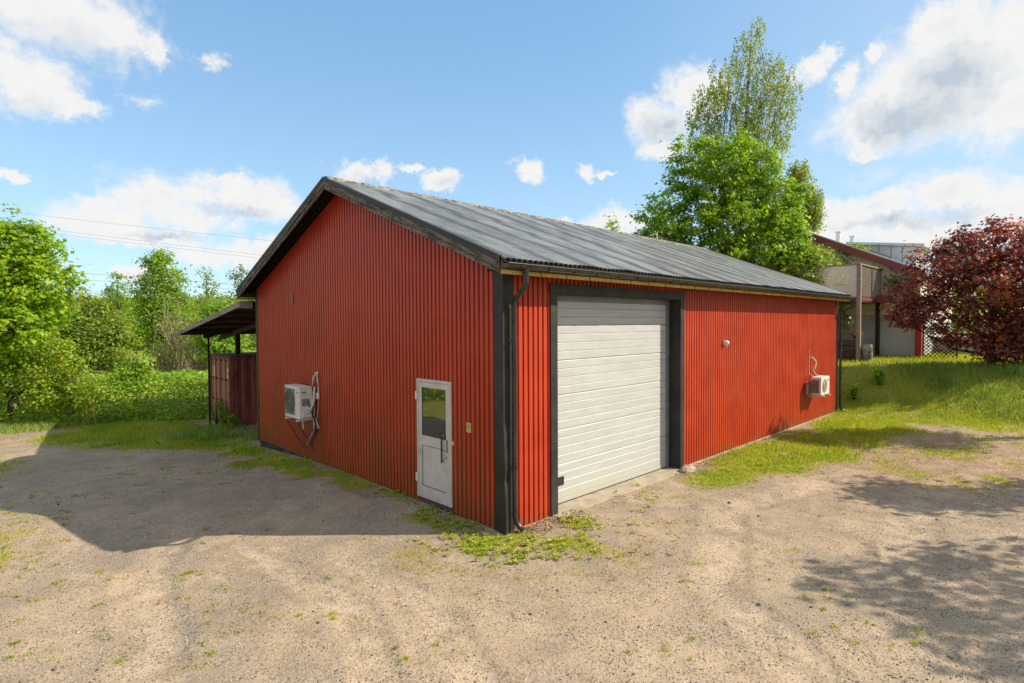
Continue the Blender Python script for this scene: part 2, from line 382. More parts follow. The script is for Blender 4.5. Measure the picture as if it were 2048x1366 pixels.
def m_cont(t):
    n = t.noise(t.obj, 1.5, 6, 0.65)
    c = t.mix(t.ramp(n, 0.3, 0.7), (0.17, 0.035, 0.030, 1), (0.26, 0.065, 0.050, 1))
    c = t.mix(t.math('MULTIPLY', t.ramp(t.noise(t.scale(t.obj, (4, 4, 0.7)), 2, 6, 0.7), 0.5, 0.7), 0.8), c, (0.30, 0.14, 0.06, 1))
    setp(t, c, 0.6, 0, 0.4, n, 0.1)
M['container'] = mat('container_rust_red', m_cont)
def m_cdoor(t):
    n = t.noise(t.scale(t.obj, (3, 3, 0.6)), 2.0, 6, 0.65)
    c = t.mix(t.ramp(n, 0.35, 0.65), (0.40, 0.16, 0.11, 1), (0.48, 0.24, 0.13, 1))
    setp(t, c, 0.6, 0, 0.4)
M['contdoor'] = mat('container_faded_door', m_cdoor)
M['housegrey'] = plain('render_grey', (0.44, 0.455, 0.44), 0.85, 0.10, 0.8, spec=0.2, dirt=(0.28, 0.29, 0.27), dscale=0.9)
M['maroon'] = plain('maroon_paint', (0.20, 0.035, 0.030), 0.5, 0.2, 1.0)
M['brightred'] = plain('red_paint', (0.42, 0.03, 0.02), 0.5, 0.15, 1.0)
M['palemetal'] = plain('pale_roof_metal', (0.50, 0.51, 0.50), 0.45, 0.15, 1.0)
M['dormergrey'] = plain('dormer_panel', (0.58, 0.61, 0.62), 0.6, 0.08, 1.0)
M['white'] = plain('white_paint', (0.72, 0.70, 0.66), 0.5, 0.06, 2.0)
M['lantern'] = plain('lantern_glass', (0.42, 0.40, 0.30), 0.3, 0.1)
M['wire'] = plain('bare_cable', (0.34, 0.34, 0.30), 0.4, 0.1, metal=0.2)
M['rail'] = plain('rusty_rail', (0.16, 0.09, 0.06), 0.7, 0.2)
M['ballast'] = plain('ballast', (0.18, 0.13, 0.11), 0.95, 0.4, 1.5, spec=0.1)
def m_bark(col, col2, sc=6):
    def fn(t):
        n = t.noise(t.scale(t.obj, (sc, sc, 1.5)), 1.5, 6, 0.7)
        setp(t, t.mix(t.ramp(n, 0.4, 0.6), C4(col), C4(col2)), 0.9, 0, 0.2, n, 0.6, 0.02)
    return fn
M['bark'] = mat('bark_brown', m_bark((0.05, 0.038, 0.028), (0.13, 0.10, 0.075)))
M['birchbark'] = mat('bark_birch', m_bark((0.10, 0.09, 0.075), (0.42, 0.40, 0.36), 2))
M['darkbark'] = mat('bark_dark', m_bark((0.025, 0.018, 0.016), (0.06, 0.045, 0.04)))
M['palebark'] = mat('bark_pale', m_bark((0.22, 0.18, 0.12), (0.40, 0.33, 0.22)))
M['orangebark'] = mat('bark_orange', m_bark((0.28, 0.12, 0.05), (0.42, 0.20, 0.09)))
def leafmat(name, cols, trans=0.50, tcol=None, rough=0.5, spec=0.35):
    """cols: list of (pos, colour) along the per-leaf random value"""
    m = bpy.data.materials.new(name); m.use_nodes = True; t = NT(m.node_tree)
    for n in list(t.n): t.n.remove(n)
    out = t.node('ShaderNodeOutputMaterial'); b = t.node('ShaderNodeBsdfPrincipled')
    g = t.node('ShaderNodeNewGeometry'); tcn = t.node('ShaderNodeTexCoord')
    r = t.node('ShaderNodeValToRGB')
    big = t.noise(tcn.outputs['Object'], 0.9, 3, 0.5)
    f = t.math('ADD', t.math('MULTIPLY', g.outputs['Random Per Island'], 0.7), t.math('MULTIPLY', t.math('SUBTRACT', big, 0.35), 0.9))
    t.put(r.inputs[0], f)
    e = r.color_ramp.elements
    e[0].position = cols[0][0]; e[0].color = C4(cols[0][1]); e[1].position = cols[-1][0]; e[1].color = C4(cols[-1][1])
    for p, c in cols[1:-1]:
        q = e.new(p); q.color = C4(c)
    t.put(b.inputs['Base Color'], r.outputs[0]); b.inputs['Roughness'].default_value = rough
    b.inputs['Specular IOR Level'].default_value = spec
    tr = t.node('ShaderNodeBsdfTranslucent')
    tcl = t.mix(1.0, r.outputs[0], C4(tcol or (1.5, 1.35, 0.5)), 'MULTIPLY')
    t.put(tr.inputs[0], tcl)
    mx = t.node('ShaderNodeMixShader'); mx.inputs[0].default_value = trans
    t.l.new(b.outputs[0], mx.inputs[1]); t.l.new(tr.outputs[0], mx.inputs[2]); t.l.new(mx.outputs[0], out.inputs[0])
    return m
M['lf_maple'] = leafmat('leaf_bright_green', [(0.0, (0.117, 0.237, 0.010)), (0.5, (0.234, 0.413, 0.015)), (0.9, (0.454, 0.537, 0.031))])
M['lf_linden'] = leafmat('leaf_fresh_green', [(0.0, (0.086, 0.210, 0.010)), (0.5, (0.185, 0.372, 0.014)), (0.9, (0.409, 0.504, 0.030))])
M['lf_birch'] = leafmat('leaf_birch', [(0.0, (0.125, 0.198, 0.046)), (0.5, (0.252, 0.342, 0.054)), (1.0, (0.449, 0.486, 0.082))], 0.42)
M['lf_copper'] = leafmat('leaf_copper', [(0.0, (0.070, 0.028, 0.034)), (0.35, (0.13, 0.042, 0.042)), (0.62, (0.27, 0.075, 0.055)), (0.86, (0.56, 0.20, 0.05)), (1.0, (0.38, 0.34, 0.06))], 0.42, (1.6, 0.9, 0.8))
M['lf_mid'] = leafmat('leaf_mid_green', [(0.0, (0.106, 0.216, 0.022)), (0.5, (0.201, 0.359, 0.032)), (0.9, (0.369, 0.495, 0.056))])
M['lf_light'] = leafmat('leaf_light_green', [(0.0, (0.128, 0.203, 0.027)), (0.5, (0.213, 0.311, 0.041)), (0.9, (0.326, 0.405, 0.068))])
M['lf_blue'] = leafmat('leaf_grey_green', [(0.0, (0.083, 0.143, 0.060)), (0.5, (0.150, 0.217, 0.098)), (0.9, (0.255, 0.300, 0.150))])
M['lf_dark'] = leafmat('needle_dark', [(0.0, (0.030, 0.060, 0.024)), (0.5, (0.058, 0.098, 0.033)), (0.9, (0.116, 0.128, 0.045))], 0.2)
M['lf_tan'] = leafmat('leaf_tan', [(0.0, (0.14, 0.13, 0.05)), (0.5, (0.22, 0.19, 0.08)), (0.9, (0.30, 0.25, 0.12))])
M['lf_bramble'] = leafmat('leaf_bramble', [(0.0, (0.123, 0.234, 0.017)), (0.5, (0.217, 0.372, 0.022)), (0.9, (0.375, 0.495, 0.041))], 0.4)
M['lf_yellow'] = leafmat('leaf_yellow_green', [(0.0, (0.138, 0.230, 0.014)), (0.5, (0.218, 0.333, 0.021)), (0.9, (0.368, 0.414, 0.034))], 0.42)
M['grassblade'] = leafmat('grass_blade', [(0.0, (0.132, 0.234, 0.018)), (0.40, (0.265, 0.367, 0.025)), (0.72, (0.513, 0.515, 0.055)), (1.0, (0.620, 0.530, 0.203))], 0.38, (1.3, 1.3, 0.5), 0.6, 0.2)
M['strawblade'] = leafmat('dry_grass_blade', [(0.0, (0.20, 0.14, 0.06)), (0.5, (0.34, 0.26, 0.13)), (1.0, (0.16, 0.19, 0.03))], 0.3, (1.1, 1.1, 0.8), 0.7, 0.2)
M['tallgrass'] = leafmat('tall_grass_blade', [(0.0, (0.137, 0.244, 0.049)), (0.5, (0.256, 0.374, 0.073)), (0.9, (0.461, 0.520, 0.146))], 0.4, (1.3, 1.3, 0.6), 0.55, 0.3)
def m_stone(t):
    g = t.node('ShaderNodeNewGeometry'); r = t.node('ShaderNodeValToRGB'); t.put(r.inputs[0], g.outputs['Random Per Island'])
    e = r.color_ramp.elements; e[0].color = (0.08, 0.068, 0.055, 1); e[1].color = (0.50, 0.44, 0.36, 1)
    q = e.new(0.5); q.color = (0.24, 0.20, 0.155, 1)
    setp(t, r.outputs[0], 0.85, 0, 0.2)
M['stone'] = mat('gravel_stone', m_stone)

# ------------------------------------------------------------------ terrain
def sstep(x, a, b):
    t = np.clip((np.asarray(x, float)-a)/(b-a), 0, 1); return t*t*(3-2*t)
_rs = np.random.RandomState(3); _lat = _rs.rand(256, 256)
def vnoise(x, y, s):
    x = np.asarray(x)*s + 57.3; y = np.asarray(y)*s + 91.7
    xi = np.floor(x).astype(int); yi = np.floor(y).astype(int); fx = x-xi; fy = y-yi
    fx = fx*fx*(3-2*fx); fy = fy*fy*(3-2*fy)
    g = lambda i, j: _lat[(xi+i) % 256, (yi+j) % 256]
    return (g(0, 0)*(1-fx)+g(1, 0)*fx)*(1-fy) + (g(0, 1)*(1-fx)+g(1, 1)*fx)*fy
def fbm(x, y, s, o=4):
    v = 0; a = 0.5; t = 0
    for i in range(o):
        v = v + a*vnoise(x+i*13.1, y-i*7.7, s*2**i); t += a; a *= 0.5
    return v/t
TRACKS = [([(-4.85, -1.2), (-4.45, 0.74), (-4.2, 2.2), (-3.6, 3.6)], 0.30), ([(-3.6, -2.4), (-3.0, -1.2), (-2.75, -0.4), (-2.9, 1.3), (-3.3, 2.6)], 0.26), ([(-2.65, -2.4), (-2.14, -1.41), (-2.05, -0.7), (-2.3, 0.6)], 0.22),
          ([(-1.4, -6), (0.6, -3.2), (3.4, -1.9), (8, -2.9), (14, -4.2)], 0.35), ([(1.2, -6.5), (3.0, -4.6), (6.5, -4.1), (12, -5.2)], 0.35)]
def segdist(x, y, pts):
    dm = np.full(np.shape(x), 1e9)
    for (ax, ay), (bx, by) in zip(pts[:-1], pts[1:]):
        ex, ey = bx-ax, by-ay; t = np.clip(((x-ax)*ex+(y-ay)*ey)/(ex*ex+ey*ey), 0, 1)
        dm = np.minimum(dm, np.hypot(x-ax-t*ex, y-ay-t*ey))
    return dm
def height(x, y):
    x = np.asarray(x, float); y = np.asarray(y, float)
    l = (x-CAM.x)*RH[0]+(y-CAM.y)*RH[1]; d = (x-CAM.x)*FH[0]+(y-CAM.y)*FH[1]
    toe = 19.9-(l-11.5)*0.95
    toe = np.maximum(toe, 13.0)
    h = 1.38*sstep(d-toe, -0.3, 6.6)*sstep(l, 6.5, 11.0)
    h = h + 0.18*sstep(d-toe, 6, 20)*sstep(l, 8, 12)
    h = h*(1-sstep(d, 60, 120)*0.6)
    hl = -0.5*sstep(y, 5, 16) - 0.3*sstep(y, 18, 34)
    h = h + hl*(1-sstep(l, 2, 8))
    h = h + 0.17*np.exp(-(((x+5.6)/0.9)**2+((y-5.4)/1.1)**2))
    und = (fbm(x, y, 0.35, 4)-0.5)*0.10*sstep(d, 2, 6)
    near = np.where((x > -0.6) & (y > -0.6), 0.25, 1.0)
    tk = np.full(x.shape, 9.0)
    for pts, wd in TRACKS: tk = np.minimum(tk, segdist(x+(fbm(x, y, 1.0, 2)-.5)*.3, y, pts)/wd)
    h = h - 0.017*sstep(tk, 1.0, 0.75) + 0.014*np.exp(-((tk-1.15)/0.13)**2)
    h = h + und*near + (fbm(x, y, 2.2, 3)-0.5)*0.022
    return h
def hz_(x, y): return float(height(x, y))

POLYS = {
 'corner': ([(-0.73, 0.78), (-0.1, 0.1), (0.3, -0.25), (0.8, -0.95), (0.34, -1.47), (-0.26, -1.05), (-0.85, -0.63), (-1.08, -0.05)], 0.95, 0.6),
 'corner2': ([(0.88, -0.30), (1.47, -0.25), (1.27, -0.77), (0.72, -1.09), (0.46, -0.83)], 0.8, 0.35),
 'gable': ([(-0.79, 11.69), (-0.1, 9.6), (-0.1, 6.59), (-0.05, 2.48), (-0.05, 0.9), (-0.3, 1.3), (-0.48, 3.91), (-0.89, 5.29), (-1.19, 7.31), (-1.29, 9.52)], 0.95, 0.6),
 'gable2': ([(-0.1, 3.6), (-0.06, 0.6), (-0.6, 0.8), (-0.8, 1.8)], 0.75, 0.5),
 'back': ([(-4.2, 17.6), (-2.6, 20.5), (-0.2, 20.2), (0.5, 16.6), (0.3, 12.1), (-0.3, 9.8), (-1.3, 10.6), (-2.1, 13.2), (-3.6, 15.6)], 1.0, 0.9),
 'side': ([(4.9, -0.35), (6.33, -0.25), (8.81, -0.15), (11.89, -0.2), (15.9, -0.2), (17.0, -1.26), (13.6, -2.9), (10.15, -2.35), (7.84, -2.04), (5.54, -1.44), (4.5, -1.05)], 0.95, 0.7),
 'soilgrass': ([(8.5, -2.6), (13.5, -2.8), (15.2, -4.6), (13, -7.5), (9.5, -6.2), (7.2, -4.2)], 0.62, 1.2),
 'cornerwide': ([(-1.6, 1.2), (-0.3, 0.3), (2.0, -0.3), (2.2, -1.4), (0.6, -2.0), (-1.4, -1.3), (-2.2, 0.2)], 0.45, 0.8),
 'leftmound': ([(-6.6, 6.6), (-5.3, 6.0), (-5.1, 4.9), (-5.6, 3.9), (-7.2, 4.0)], 0.85, 0.5),
 'leftfar': ([(-12, 6), (-7.4, 6.5), (-6.2, 9.5), (-5.2, 13.5), (-6, 24), (-30, 30), (-40, 0)], 0.9, 1.5),
}
def polydist(x, y, poly):
    """signed distance, positive inside"""
    x = np.asarray(x, float); y = np.asarray(y, float)
    dm = np.full(x.shape, 1e9); ins = np.zeros(x.shape, bool); n = len(poly)
    for i in range(n):
        ax, ay = poly[i]; bx, by = poly[(i+1) % n]; ex, ey = bx-ax, by-ay
        t = np.clip(((x-ax)*ex+(y-ay)*ey)/(ex*ex+ey*ey), 0, 1)
        dm = np.minimum(dm, np.hypot(x-ax-t*ex, y-ay-t*ey))
        c = ((ay > y) != (by > y)) & (x < (bx-ax)*(y-ay)/((by-ay) if by != ay else 1e-9)+ax)
        ins ^= c
    return np.where(ins, dm, -dm)
SOIL = [(9.97, -2.3), (13.54, -3.03), (14.48, -4.6), (12.0, -6.5), (9.41, -5.6), (8.4, -4.4), (7.3, -3.3)]
def grass_at(x, y):
    x = np.asarray(x, float); y = np.asarray(y, float)
    l = (x-CAM.x)*RH[0]+(y-CAM.y)*RH[1]; d = (x-CAM.x)*FH[0]+(y-CAM.y)*FH[1]
    wx = x+(fbm(x, y, 1.1, 3)-0.5)*0.9; wy = y+(fbm(x+40, y, 1.1, 3)-0.5)*0.9
    g = np.zeros(x.shape)
    for k, (poly, s, fe) in POLYS.items():
        g = np.maximum(g, s*sstep(polydist(wx, wy, poly), -fe, fe*0.7))
    toe = np.maximum(19.9-(l-11.5)*0.95, 13.0)
    bank = sstep(d-toe + (fbm(x, y, 0.5, 3)-0.5)*3.0, -2.6, 0.6)*sstep(l, 8.5, 11.0)
    g = np.maximum(g, bank)
    g = np.maximum(g, 0.95*sstep(d, 27, 31))
    g = np.maximum(g, 0.9*sstep(l, 12.5, 15.5)*sstep(d, 2, 4)*0.55)
    spr = sstep(fbm(x, y, 2.6, 3), 0.58, 0.74)*0.26
    g = np.maximum(g, spr*sstep(d, 3, 6))
    n = 0.6*fbm(x, y, 1.5, 4)+0.4*fbm(x+9, y, 4.5, 3)
    g = g*np.maximum(sstep(n+g*0.30, 0.50, 0.76), bank*(0.55+0.45*sstep(n, 0.35, 0.5)))
    soil = soil_at(x, y)
    g = g*(1-0.75*soil*sstep(fbm(x, y, 1.2, 3), 0.62, 0.40))
    return np.clip(g, 0, 1)
def soil_at(x, y):
    s = sstep(polydist(x, y, SOIL), -1.2, 0.8)
    s2 = sstep(np.hypot((np.asarray(x)-1.2)/2.4, (np.asarray(y)-20.9)/1.5), 1.3, 0.6)
    s3 = sstep(np.hypot((np.asarray(x)+7.0)/2.5, (np.asarray(y)-18.5)/2.2), 1.3, 0.6)
    return np.clip(s+s2+s3, 0, 1)
def track_at(x, y):
    t = np.zeros(np.shape(x))
    for pts, wd in TRACKS: t = np.maximum(t, sstep(segdist(x, y, pts), wd, wd*0.3))
    return t

ls = np.concatenate([-np.geomspace(900, 31, 26), np.arange(-30, -12, 0.5), np.arange(-12, 12, 0.075), np.arange(12, 30, 0.35), np.geomspace(31, 900, 26)])
ds = np.concatenate([-np.geomspace(300, 21, 10), np.arange(-20, 3, 0.9), np.arange(3, 8, 0.06), np.arange(8, 12, 0.10), np.arange(12, 22, 0.16), np.arange(22, 42, 0.45), np.geomspace(43, 1400, 34)])
LL, DD = np.meshgrid(ls, ds)
GX = CAM.x+RH[0]*LL+FH[0]*DD; GY = CAM.y+RH[1]*LL+FH[1]*DD
GZ = height(GX, GY)
ga = grass_at(GX, GY); sa = soil_at(GX, GY); ta = track_at(GX, GY)
nr, nc = LL.shape
idx = np.arange(nr*nc).reshape(nr, nc)
quads = np.stack([idx[:-1, :-1], idx[:-1, 1:], idx[1:, 1:], idx[1:, :-1]], -1).reshape(-1, 4)[:, ::1]
def m_ground(t):
    A = lambda nm: (lambda n: n.outputs['Fac'])(t.node('ShaderNodeAttribute', attribute_name=nm))
    gr, so_, tr = A('grass'), A('soil'), A('track')
    o = t.obj
    big = t.noise(o, 0.55, 6, 0.62, 0.3); mid = t.noise(o, 2.6, 5, 0.65); fine = t.noise(o, 26, 4, 0.7)
    vf = t.voro(o, 34.0, 1); vd = t.voro(o, 34.0, 0); vf2 = t.voro(o, 95.0, 1)
    sepc = t.node('ShaderNodeSeparateColor'); t.put(sepc.inputs[0], vf); sepc2 = t.node('ShaderNodeSeparateColor'); t.put(sepc2.inputs[0], vf2)
    c = t.mix(t.ramp(big, 0.36, 0.66), (0.460, 0.345, 0.230, 1), (0.285, 0.232, 0.175, 1))
    c = t.mix(t.math('MULTIPLY', t.ramp(t.noise(o, 0.9, 5, 0.65, 0.8), 0.54, 0.66), 0.6), c, (0.53, 0.405, 0.275, 1))
    c = t.mix(t.math('MULTIPLY', t.ramp(mid, 0.45, 0.68), 0.50), c, (0.26, 0.195, 0.125, 1))
    c = t.mix(t.math('MULTIPLY', tr, t.math('MULTIPLY', t.ramp(mid, 0.60, 0.42), 0.7)), c, (0.56, 0.43, 0.30, 1))
    # pebbles: sparse light and dark chips in the sand
    stoneamt = t.ramp(t.noise(o, 1.7, 4, 0.6), 0.35, 0.65)
    k1 = t.math('MULTIPLY', t.math('GREATER_THAN', sepc.outputs[0], 0.66), t.ramp(vd, 0.42, 0.30))
    scol = t.mix(sepc.outputs[1], (0.085, 0.07, 0.055, 1), (0.60, 0.52, 0.42, 1))
    c = t.mix(t.math('MULTIPLY', k1, t.math('ADD', 0.25, t.math('MULTIPLY', stoneamt, 0.55))), c, scol)
    k2 = t.math('GREATER_THAN', sepc2.outputs[0], 0.55)
    c = t.mix(t.math('MULTIPLY', k2, t.math('ADD', 0.22, t.math('MULTIPLY', stoneamt, 0.6))), c, t.mix(sepc2.outputs[1], (0.10, 0.08, 0.065, 1), (0.58, 0.48, 0.36, 1)))
    c = t.mix(t.math('MULTIPLY', t.ramp(fine, 0.50, 0.66), t.math('ADD', 0.25, t.math('MULTIPLY', stoneamt, 0.45))), c, (0.13, 0.095, 0.062, 1))
    c = t.mix(t.math('MULTIPLY', so_, t.math('MULTIPLY', t.ramp(mid, 0.3, 0.6), 0.65)), c, t.mix(fine, (0.24, 0.13, 0.085, 1), (0.42, 0.27, 0.18, 1)))
    # dry thatch then green under the blades
    gf = t.math('ADD', gr, t.math('MULTIPLY', t.math('SUBTRACT', t.noise(o, 9, 5, 0.75), 0.5), 0.9))
    straw = t.mix(fine, (0.30, 0.215, 0.09, 1), (0.44, 0.33, 0.16, 1))
    c = t.mix(t.math('MULTIPLY', t.ramp(gf, 0.12, 0.50), 0.7), c, straw)
    gcol = t.mix(t.noise(o, 3.5, 5, 0.7), (0.14, 0.20, 0.012, 1), (0.34, 0.345, 0.04, 1))
    c = t.mix(t.math('MULTIPLY', t.ramp(gf, 0.38, 0.85), 0.9), c, gcol)
    hh = t.math('ADD', t.math('MULTIPLY', t.ramp(vd, 0.5, 0.1), t.math('MULTIPLY', k1, 0.8)), t.math('ADD', t.math('MULTIPLY', fine, 0.7), t.math('MULTIPLY', k2, 0.35)))
    hh = t.math('ADD', hh, t.math('MULTIPLY', mid, 1.2))
    setp(t, c, 0.92, 0, 0.15, hh, 0.7, 0.025)
ground = np_mesh('ground', np.stack([GX, GY, GZ], -1).reshape(-1, 3), [quads], mat('gravel_and_lawn', m_ground), smooth=True,
                 attrs={'grass': ga.ravel(), 'soil': sa.ravel(), 'track': ta.ravel()})
tag(ground, kind='structure')

# ------------------------------------------------------------------ barn
L, W = 16.286, 10.02
ZE, ZR, YE = 4.15, 6.293, 0.44           # sheet height at the eave line y=-YE, ridge height
SL = (ZR-ZE)/(W/2+YE)
def roofz(y): return ZE + SL*(min(y, W-y)+YE)
barn = thing('barn', 'long barn clad in red corrugated metal under a dark grey ribbed roof', 'barn')
PITCH_R = 0.1145
PROF = [(0.0, 0.0), (0.073, 0.0), (0.079, 0.034), (0.1085, 0.034)]   # crest wide, groove narrow
def profile(a, b, extra=()):
    """breakpoints s and recess depth along a sheet from a to b"""
    pts = []
    k = math.floor(a/PITCH_R)-1
    while k*PITCH_R < b+PITCH_R:
        for s_, q in PROF: pts.append((k*PITCH_R+s_, q))
        k += 1
    S = np.array([p_[0] for p_ in pts]); Q = np.array([p_[1] for p_ in pts])
    br = sorted(set([a, b] + [round(float(x), 5) for x in S if a < x < b] + [e for e in extra if a < e < b]))
    return [(s_, float(np.interp(s_, S, Q))) for s_ in br]
def corr_wall(mb, a, b, bottom, top, place, extra=()):
    pr = profile(a, b, extra)
    for (s0, q0), (s1, q1) in zip(pr[:-1], pr[1:]):
        m = (s0+s1)/2
        for z0f, z1f in [(bottom, top)]:
            b0, b1, t0, t1 = bottom(s0), bottom(s1), top(s0), top(s1)
            mb.add([place(s0, q0, b0), place(s1, q1, b1), place(s1, q1, t1), place(s0, q0, t0)], [(0, 1, 2, 3)])
gplace = lambda s_, q, z: (q-0.0, s_, z)
DY0, DY1, DZ0, DZ1 = 1.262, 2.262, 0.10, 2.235
mb = MB()
top_g = lambda s_: roofz(s_)-0.14
corr_wall(mb, 0.0, DY0, lambda s_: 0.0, top_g, gplace)
corr_wall(mb, DY0, DY1, lambda s_: DZ1, top_g, gplace)
corr_wall(mb, DY1, W, lambda s_: 0.0, top_g, gplace, extra=(W/2,))
scr = MB()
for z, k0 in ((1.55, 1), (0.4, 2), (2.75, 0), (3.55, 2)):       # screw heads
    s_ = 0.094 + PITCH_R*k0
    while s_ < W-0.2:
        if not (DY0-0.02 < s_ < DY1+0.02 and z < DZ1) and z < top_g(s_)-0.1: scr.sphere((-0.004, s_-0.05, z), 0.008, 6, 4)
        s_ += PITCH_R*3
mb.build('wall', M['red_gable'], barn)
GX0, GX1, GZT = 1.06, 5.454, 3.875
splace = lambda s_, q, z: (s_, q, z)
mb = MB()
ztop = lambda s_: 4.16
corr_wall(mb, 0.0, GX0+0.05, lambda s_: 0.0, ztop, splace)
corr_wall(mb, GX0+0.05, GX1-0.05, lambda s_: GZT-0.05, ztop, splace)
corr_wall(mb, GX1-0.05, L, lambda s_: 0.0, ztop, splace)
for z, k0 in ((0.3, 1), (1.5, 2), (2.7, 0), (3.8, 1)):
    s_ = 0.094 + PITCH_R*k0
    while s_ < L-0.2:
        if not (GX0 < s_ < GX1 and z < GZT): scr.sphere((s_-0.05, -0.004, z), 0.008, 6, 4)
        s_ += PITCH_R*3
mb.build('wall', M['red_side'], barn)['label'] = 'sunlit red corrugated long side wall'
scr.build('screw_heads', plain('screw_zinc', (0.42, 0.20, 0.14), 0.35, 0.2, metal=0.3), barn)['kind'] = 'stuff'
mb = MB()   # back and far end walls
corr_wall(mb, 0.0, L, lambda s_: 0.0, ztop, lambda s_, q, z: (s_, W-q, z))
corr_wall(mb, 0.02, W-0.02, lambda s_: 0.0, top_g, lambda s_, q, z: (L-q, s_, z), extra=(W/2,))
mb.build('wall', M['red_side'], barn)['label'] = 'rear and far end walls'
# plinth
mb = MB(); mb.box(0.035, 0.25, 0.5, W-0.01, -0.6, 0.02); mb.build('plinth', M['plinth'], barn)['label'] = 'tarred black stone plinth with pale chips'
mb = MB(); mb.box(5.47, L-0.05, -0.015, 0.2, -0.4, 0.035); mb.build('plinth', M['concrete'], barn)['label'] = 'pale concrete strip under the side wall'
mb = MB(); mb.box(1.1, 5.42, -0.16, 0.55, -0.3, 0.012); mb.build('threshold', M['concrete'], barn, 0.015)
# corner trims
mb = MB(); mb.box(-0.016, 0.035, -0.02, 0.187, -0.06, 4.16); mb.box(0.035, 0.20, -0.02, 0.03, -0.06, 4.13)
for z in np.arange(0.3, 4, 0.55): mb.sphere((-0.017, 0.17, z), 0.009, 6, 4)
mb.build('corner_trim', M['black'], barn)
mb = MB(); mb.box(-0.016, 0.03, W-0.03, W+0.05, -0.02, 4.16); mb.box(0.03, 0.2, W+0.012, W+0.05, -0.02, 4.16); mb.build('corner_trim', M['greentrim'], barn)
mb = MB(); mb.box(L-0.10, L+0.03, -0.02, 0.03, -0.02, 4.14); mb.box(L+0.0, L+0.03, 0.03, 0.16, -0.02, 4.14); mb.build('corner_trim', M['greentrim'], barn)
# dented lower part of the near corner trim
mb = MB()
prof = [(-0.05, 0.075), (0.35, 0.07), (0.62, 0.055), (0.80, 0.02), (0.95, 0.045), (1.35, 0.03), (1.7, 0.0)]
for (z0, o0), (z1, o1) in zip(prof[:-1], prof[1:]):
    mb.add([(-0.02, 0.15, z0), (-0.02-o0*0.3, -0.022-o0, z0), (0.10, -0.024, z0), (-0.02, 0.15, z1), (-0.02-o1*0.3, -0.022-o1, z1), (0.10, -0.024, z1)],
           [(0, 1, 4, 3), (1, 2, 5, 4), (0, 3, 5, 2)])
mb.build('corner_trim', M['black'], barn)['label'] = 'dented bottom of the black corner flashing'
# roof sheets
X0R, X1R = -0.386, 16.36
def roof_side(sgn):
    mb = MB(); pr = [(x_, q_*0.62) for x_, q_ in profile(X0R, X1R)]
    S = [-YE, 0.6, 1.7, 2.9, 4.0, W/2]
    rnd = random.Random(5)
    off = {}
    cols = []
    for (x, q) in pr:
        sheet = math.floor(x/1.03)
        bow = 0.012*math.sin(PI*((x/1.03) % 1.0)) + 0.004*math.sin(x*5.1)
        colm = []
        for j, y in enumerate(S):
            z = ZE + SL*(y+YE) - q + bow*math.sin(j*1.3+sheet*0.9)*0.8
            colm.append((x, y if sgn > 0 else W-y, z))
        cols.append(colm)
    m = len(S); base = len(mb.v); vs = [v for c in cols for v in c]; fs = []
    for i in range(len(cols)-1):
        for j in range(m-1): fs.append((i*m+j, (i+1)*m+j, (i+1)*m+j+1, i*m+j+1))
    mb.add(vs, fs)
    return mb
o = roof_side(1).build('roof', M['roof'], barn); o['label'] = 'front roof slope of dark ribbed sheets with pale streaks'
roof_side(-1).build('roof', M['roof'], barn)
# soffit boards closing the roof from below
mb = MB()
for sg in (1, -1):
    Y = lambda y: y if sg > 0 else W-y
    def zz(y): return ZE+SL*(y+YE)
    x = X0R+0.03
    mb.prism([(x, Y(-YE+0.03), zz(-YE+0.03)-0.045), (x, Y(W/2), zz(W/2)-0.045), (x, Y(W/2), zz(W/2)-0.07), (x, Y(-YE+0.03), zz(-YE+0.03)-0.07)], (X1R-X0R-0.06, 0, 0))
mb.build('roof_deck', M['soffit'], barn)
mb = MB()
for sg in (1, -1):
    Y = lambda y: y if sg > 0 else W-y
    for xb in (-0.30, -0.19, -0.085):
        mb.bar((xb, Y(-YE+0.06), zz(-YE+0.06)-0.10), (xb, Y(W/2), zz(W/2)-0.10), 0.03 if xb > -0.2 else 0.045, 0.06)
mb.build('soffit_batten', M['soffit'], barn)['kind'] = 'stuff'
# barge boards and flashing on both gables
for xg, dx, lab in ((-0.403, 0.028, 'weathered grey bargeboard with lichen'), (16.34, 0.028, 'far gable bargeboard')):
    for sg in (1, -1):
        Y = lambda y: y if sg > 0 else W-y
        y0 = -0.337
        poly = [(xg, Y(y0), 3.94), (xg, Y(W/2), 6.05), (xg, Y(W/2), 6.235), (xg, Y(y0), zz(y0)-0.06)]
        b_ = MB().prism(poly, (dx, 0, 0)).build('bargeboard', M['bargewood'], barn); b_['label'] = lab
        # upper narrower board standing proud
        x2 = xg-0.018 if xg < 0 else xg+0.03
        poly = [(x2, Y(y0+0.01), 4.03), (x2, Y(W/2), 6.135), (x2, Y(W/2), 6.225), (x2, Y(y0+0.01), 4.115)]
        MB().prism(poly, (0.016, 0, 0)).build('bargeboard', M['bargewood'], barn)
        x3 = xg-0.026 if xg < 0 else xg+0.05
        mbf = MB().prism([(x3, Y(-YE+0.07), zz(-YE+0.07)-0.075), (x3, Y(W/2), ZR-0.075), (x3, Y(W/2), ZR+0.012), (x3, Y(-YE+0.07), zz(-YE+0.07)+0.012)], (0.007, 0, 0))
        xa, xb_ = (x3+0.007, x3+0.075) if xg < 0 else (x3-0.07, x3)
        mbf.prism([(xa, Y(-YE+0.07), zz(-YE+0.07)+0.004), (xa, Y(W/2), ZR+0.004), (xa, Y(W/2), ZR+0.012), (xa, Y(-YE+0.07), zz(-YE+0.07)+0.012)], (xb_-xa, 0, 0))
        mbf.build('verge_flashing', M['black'], barn)
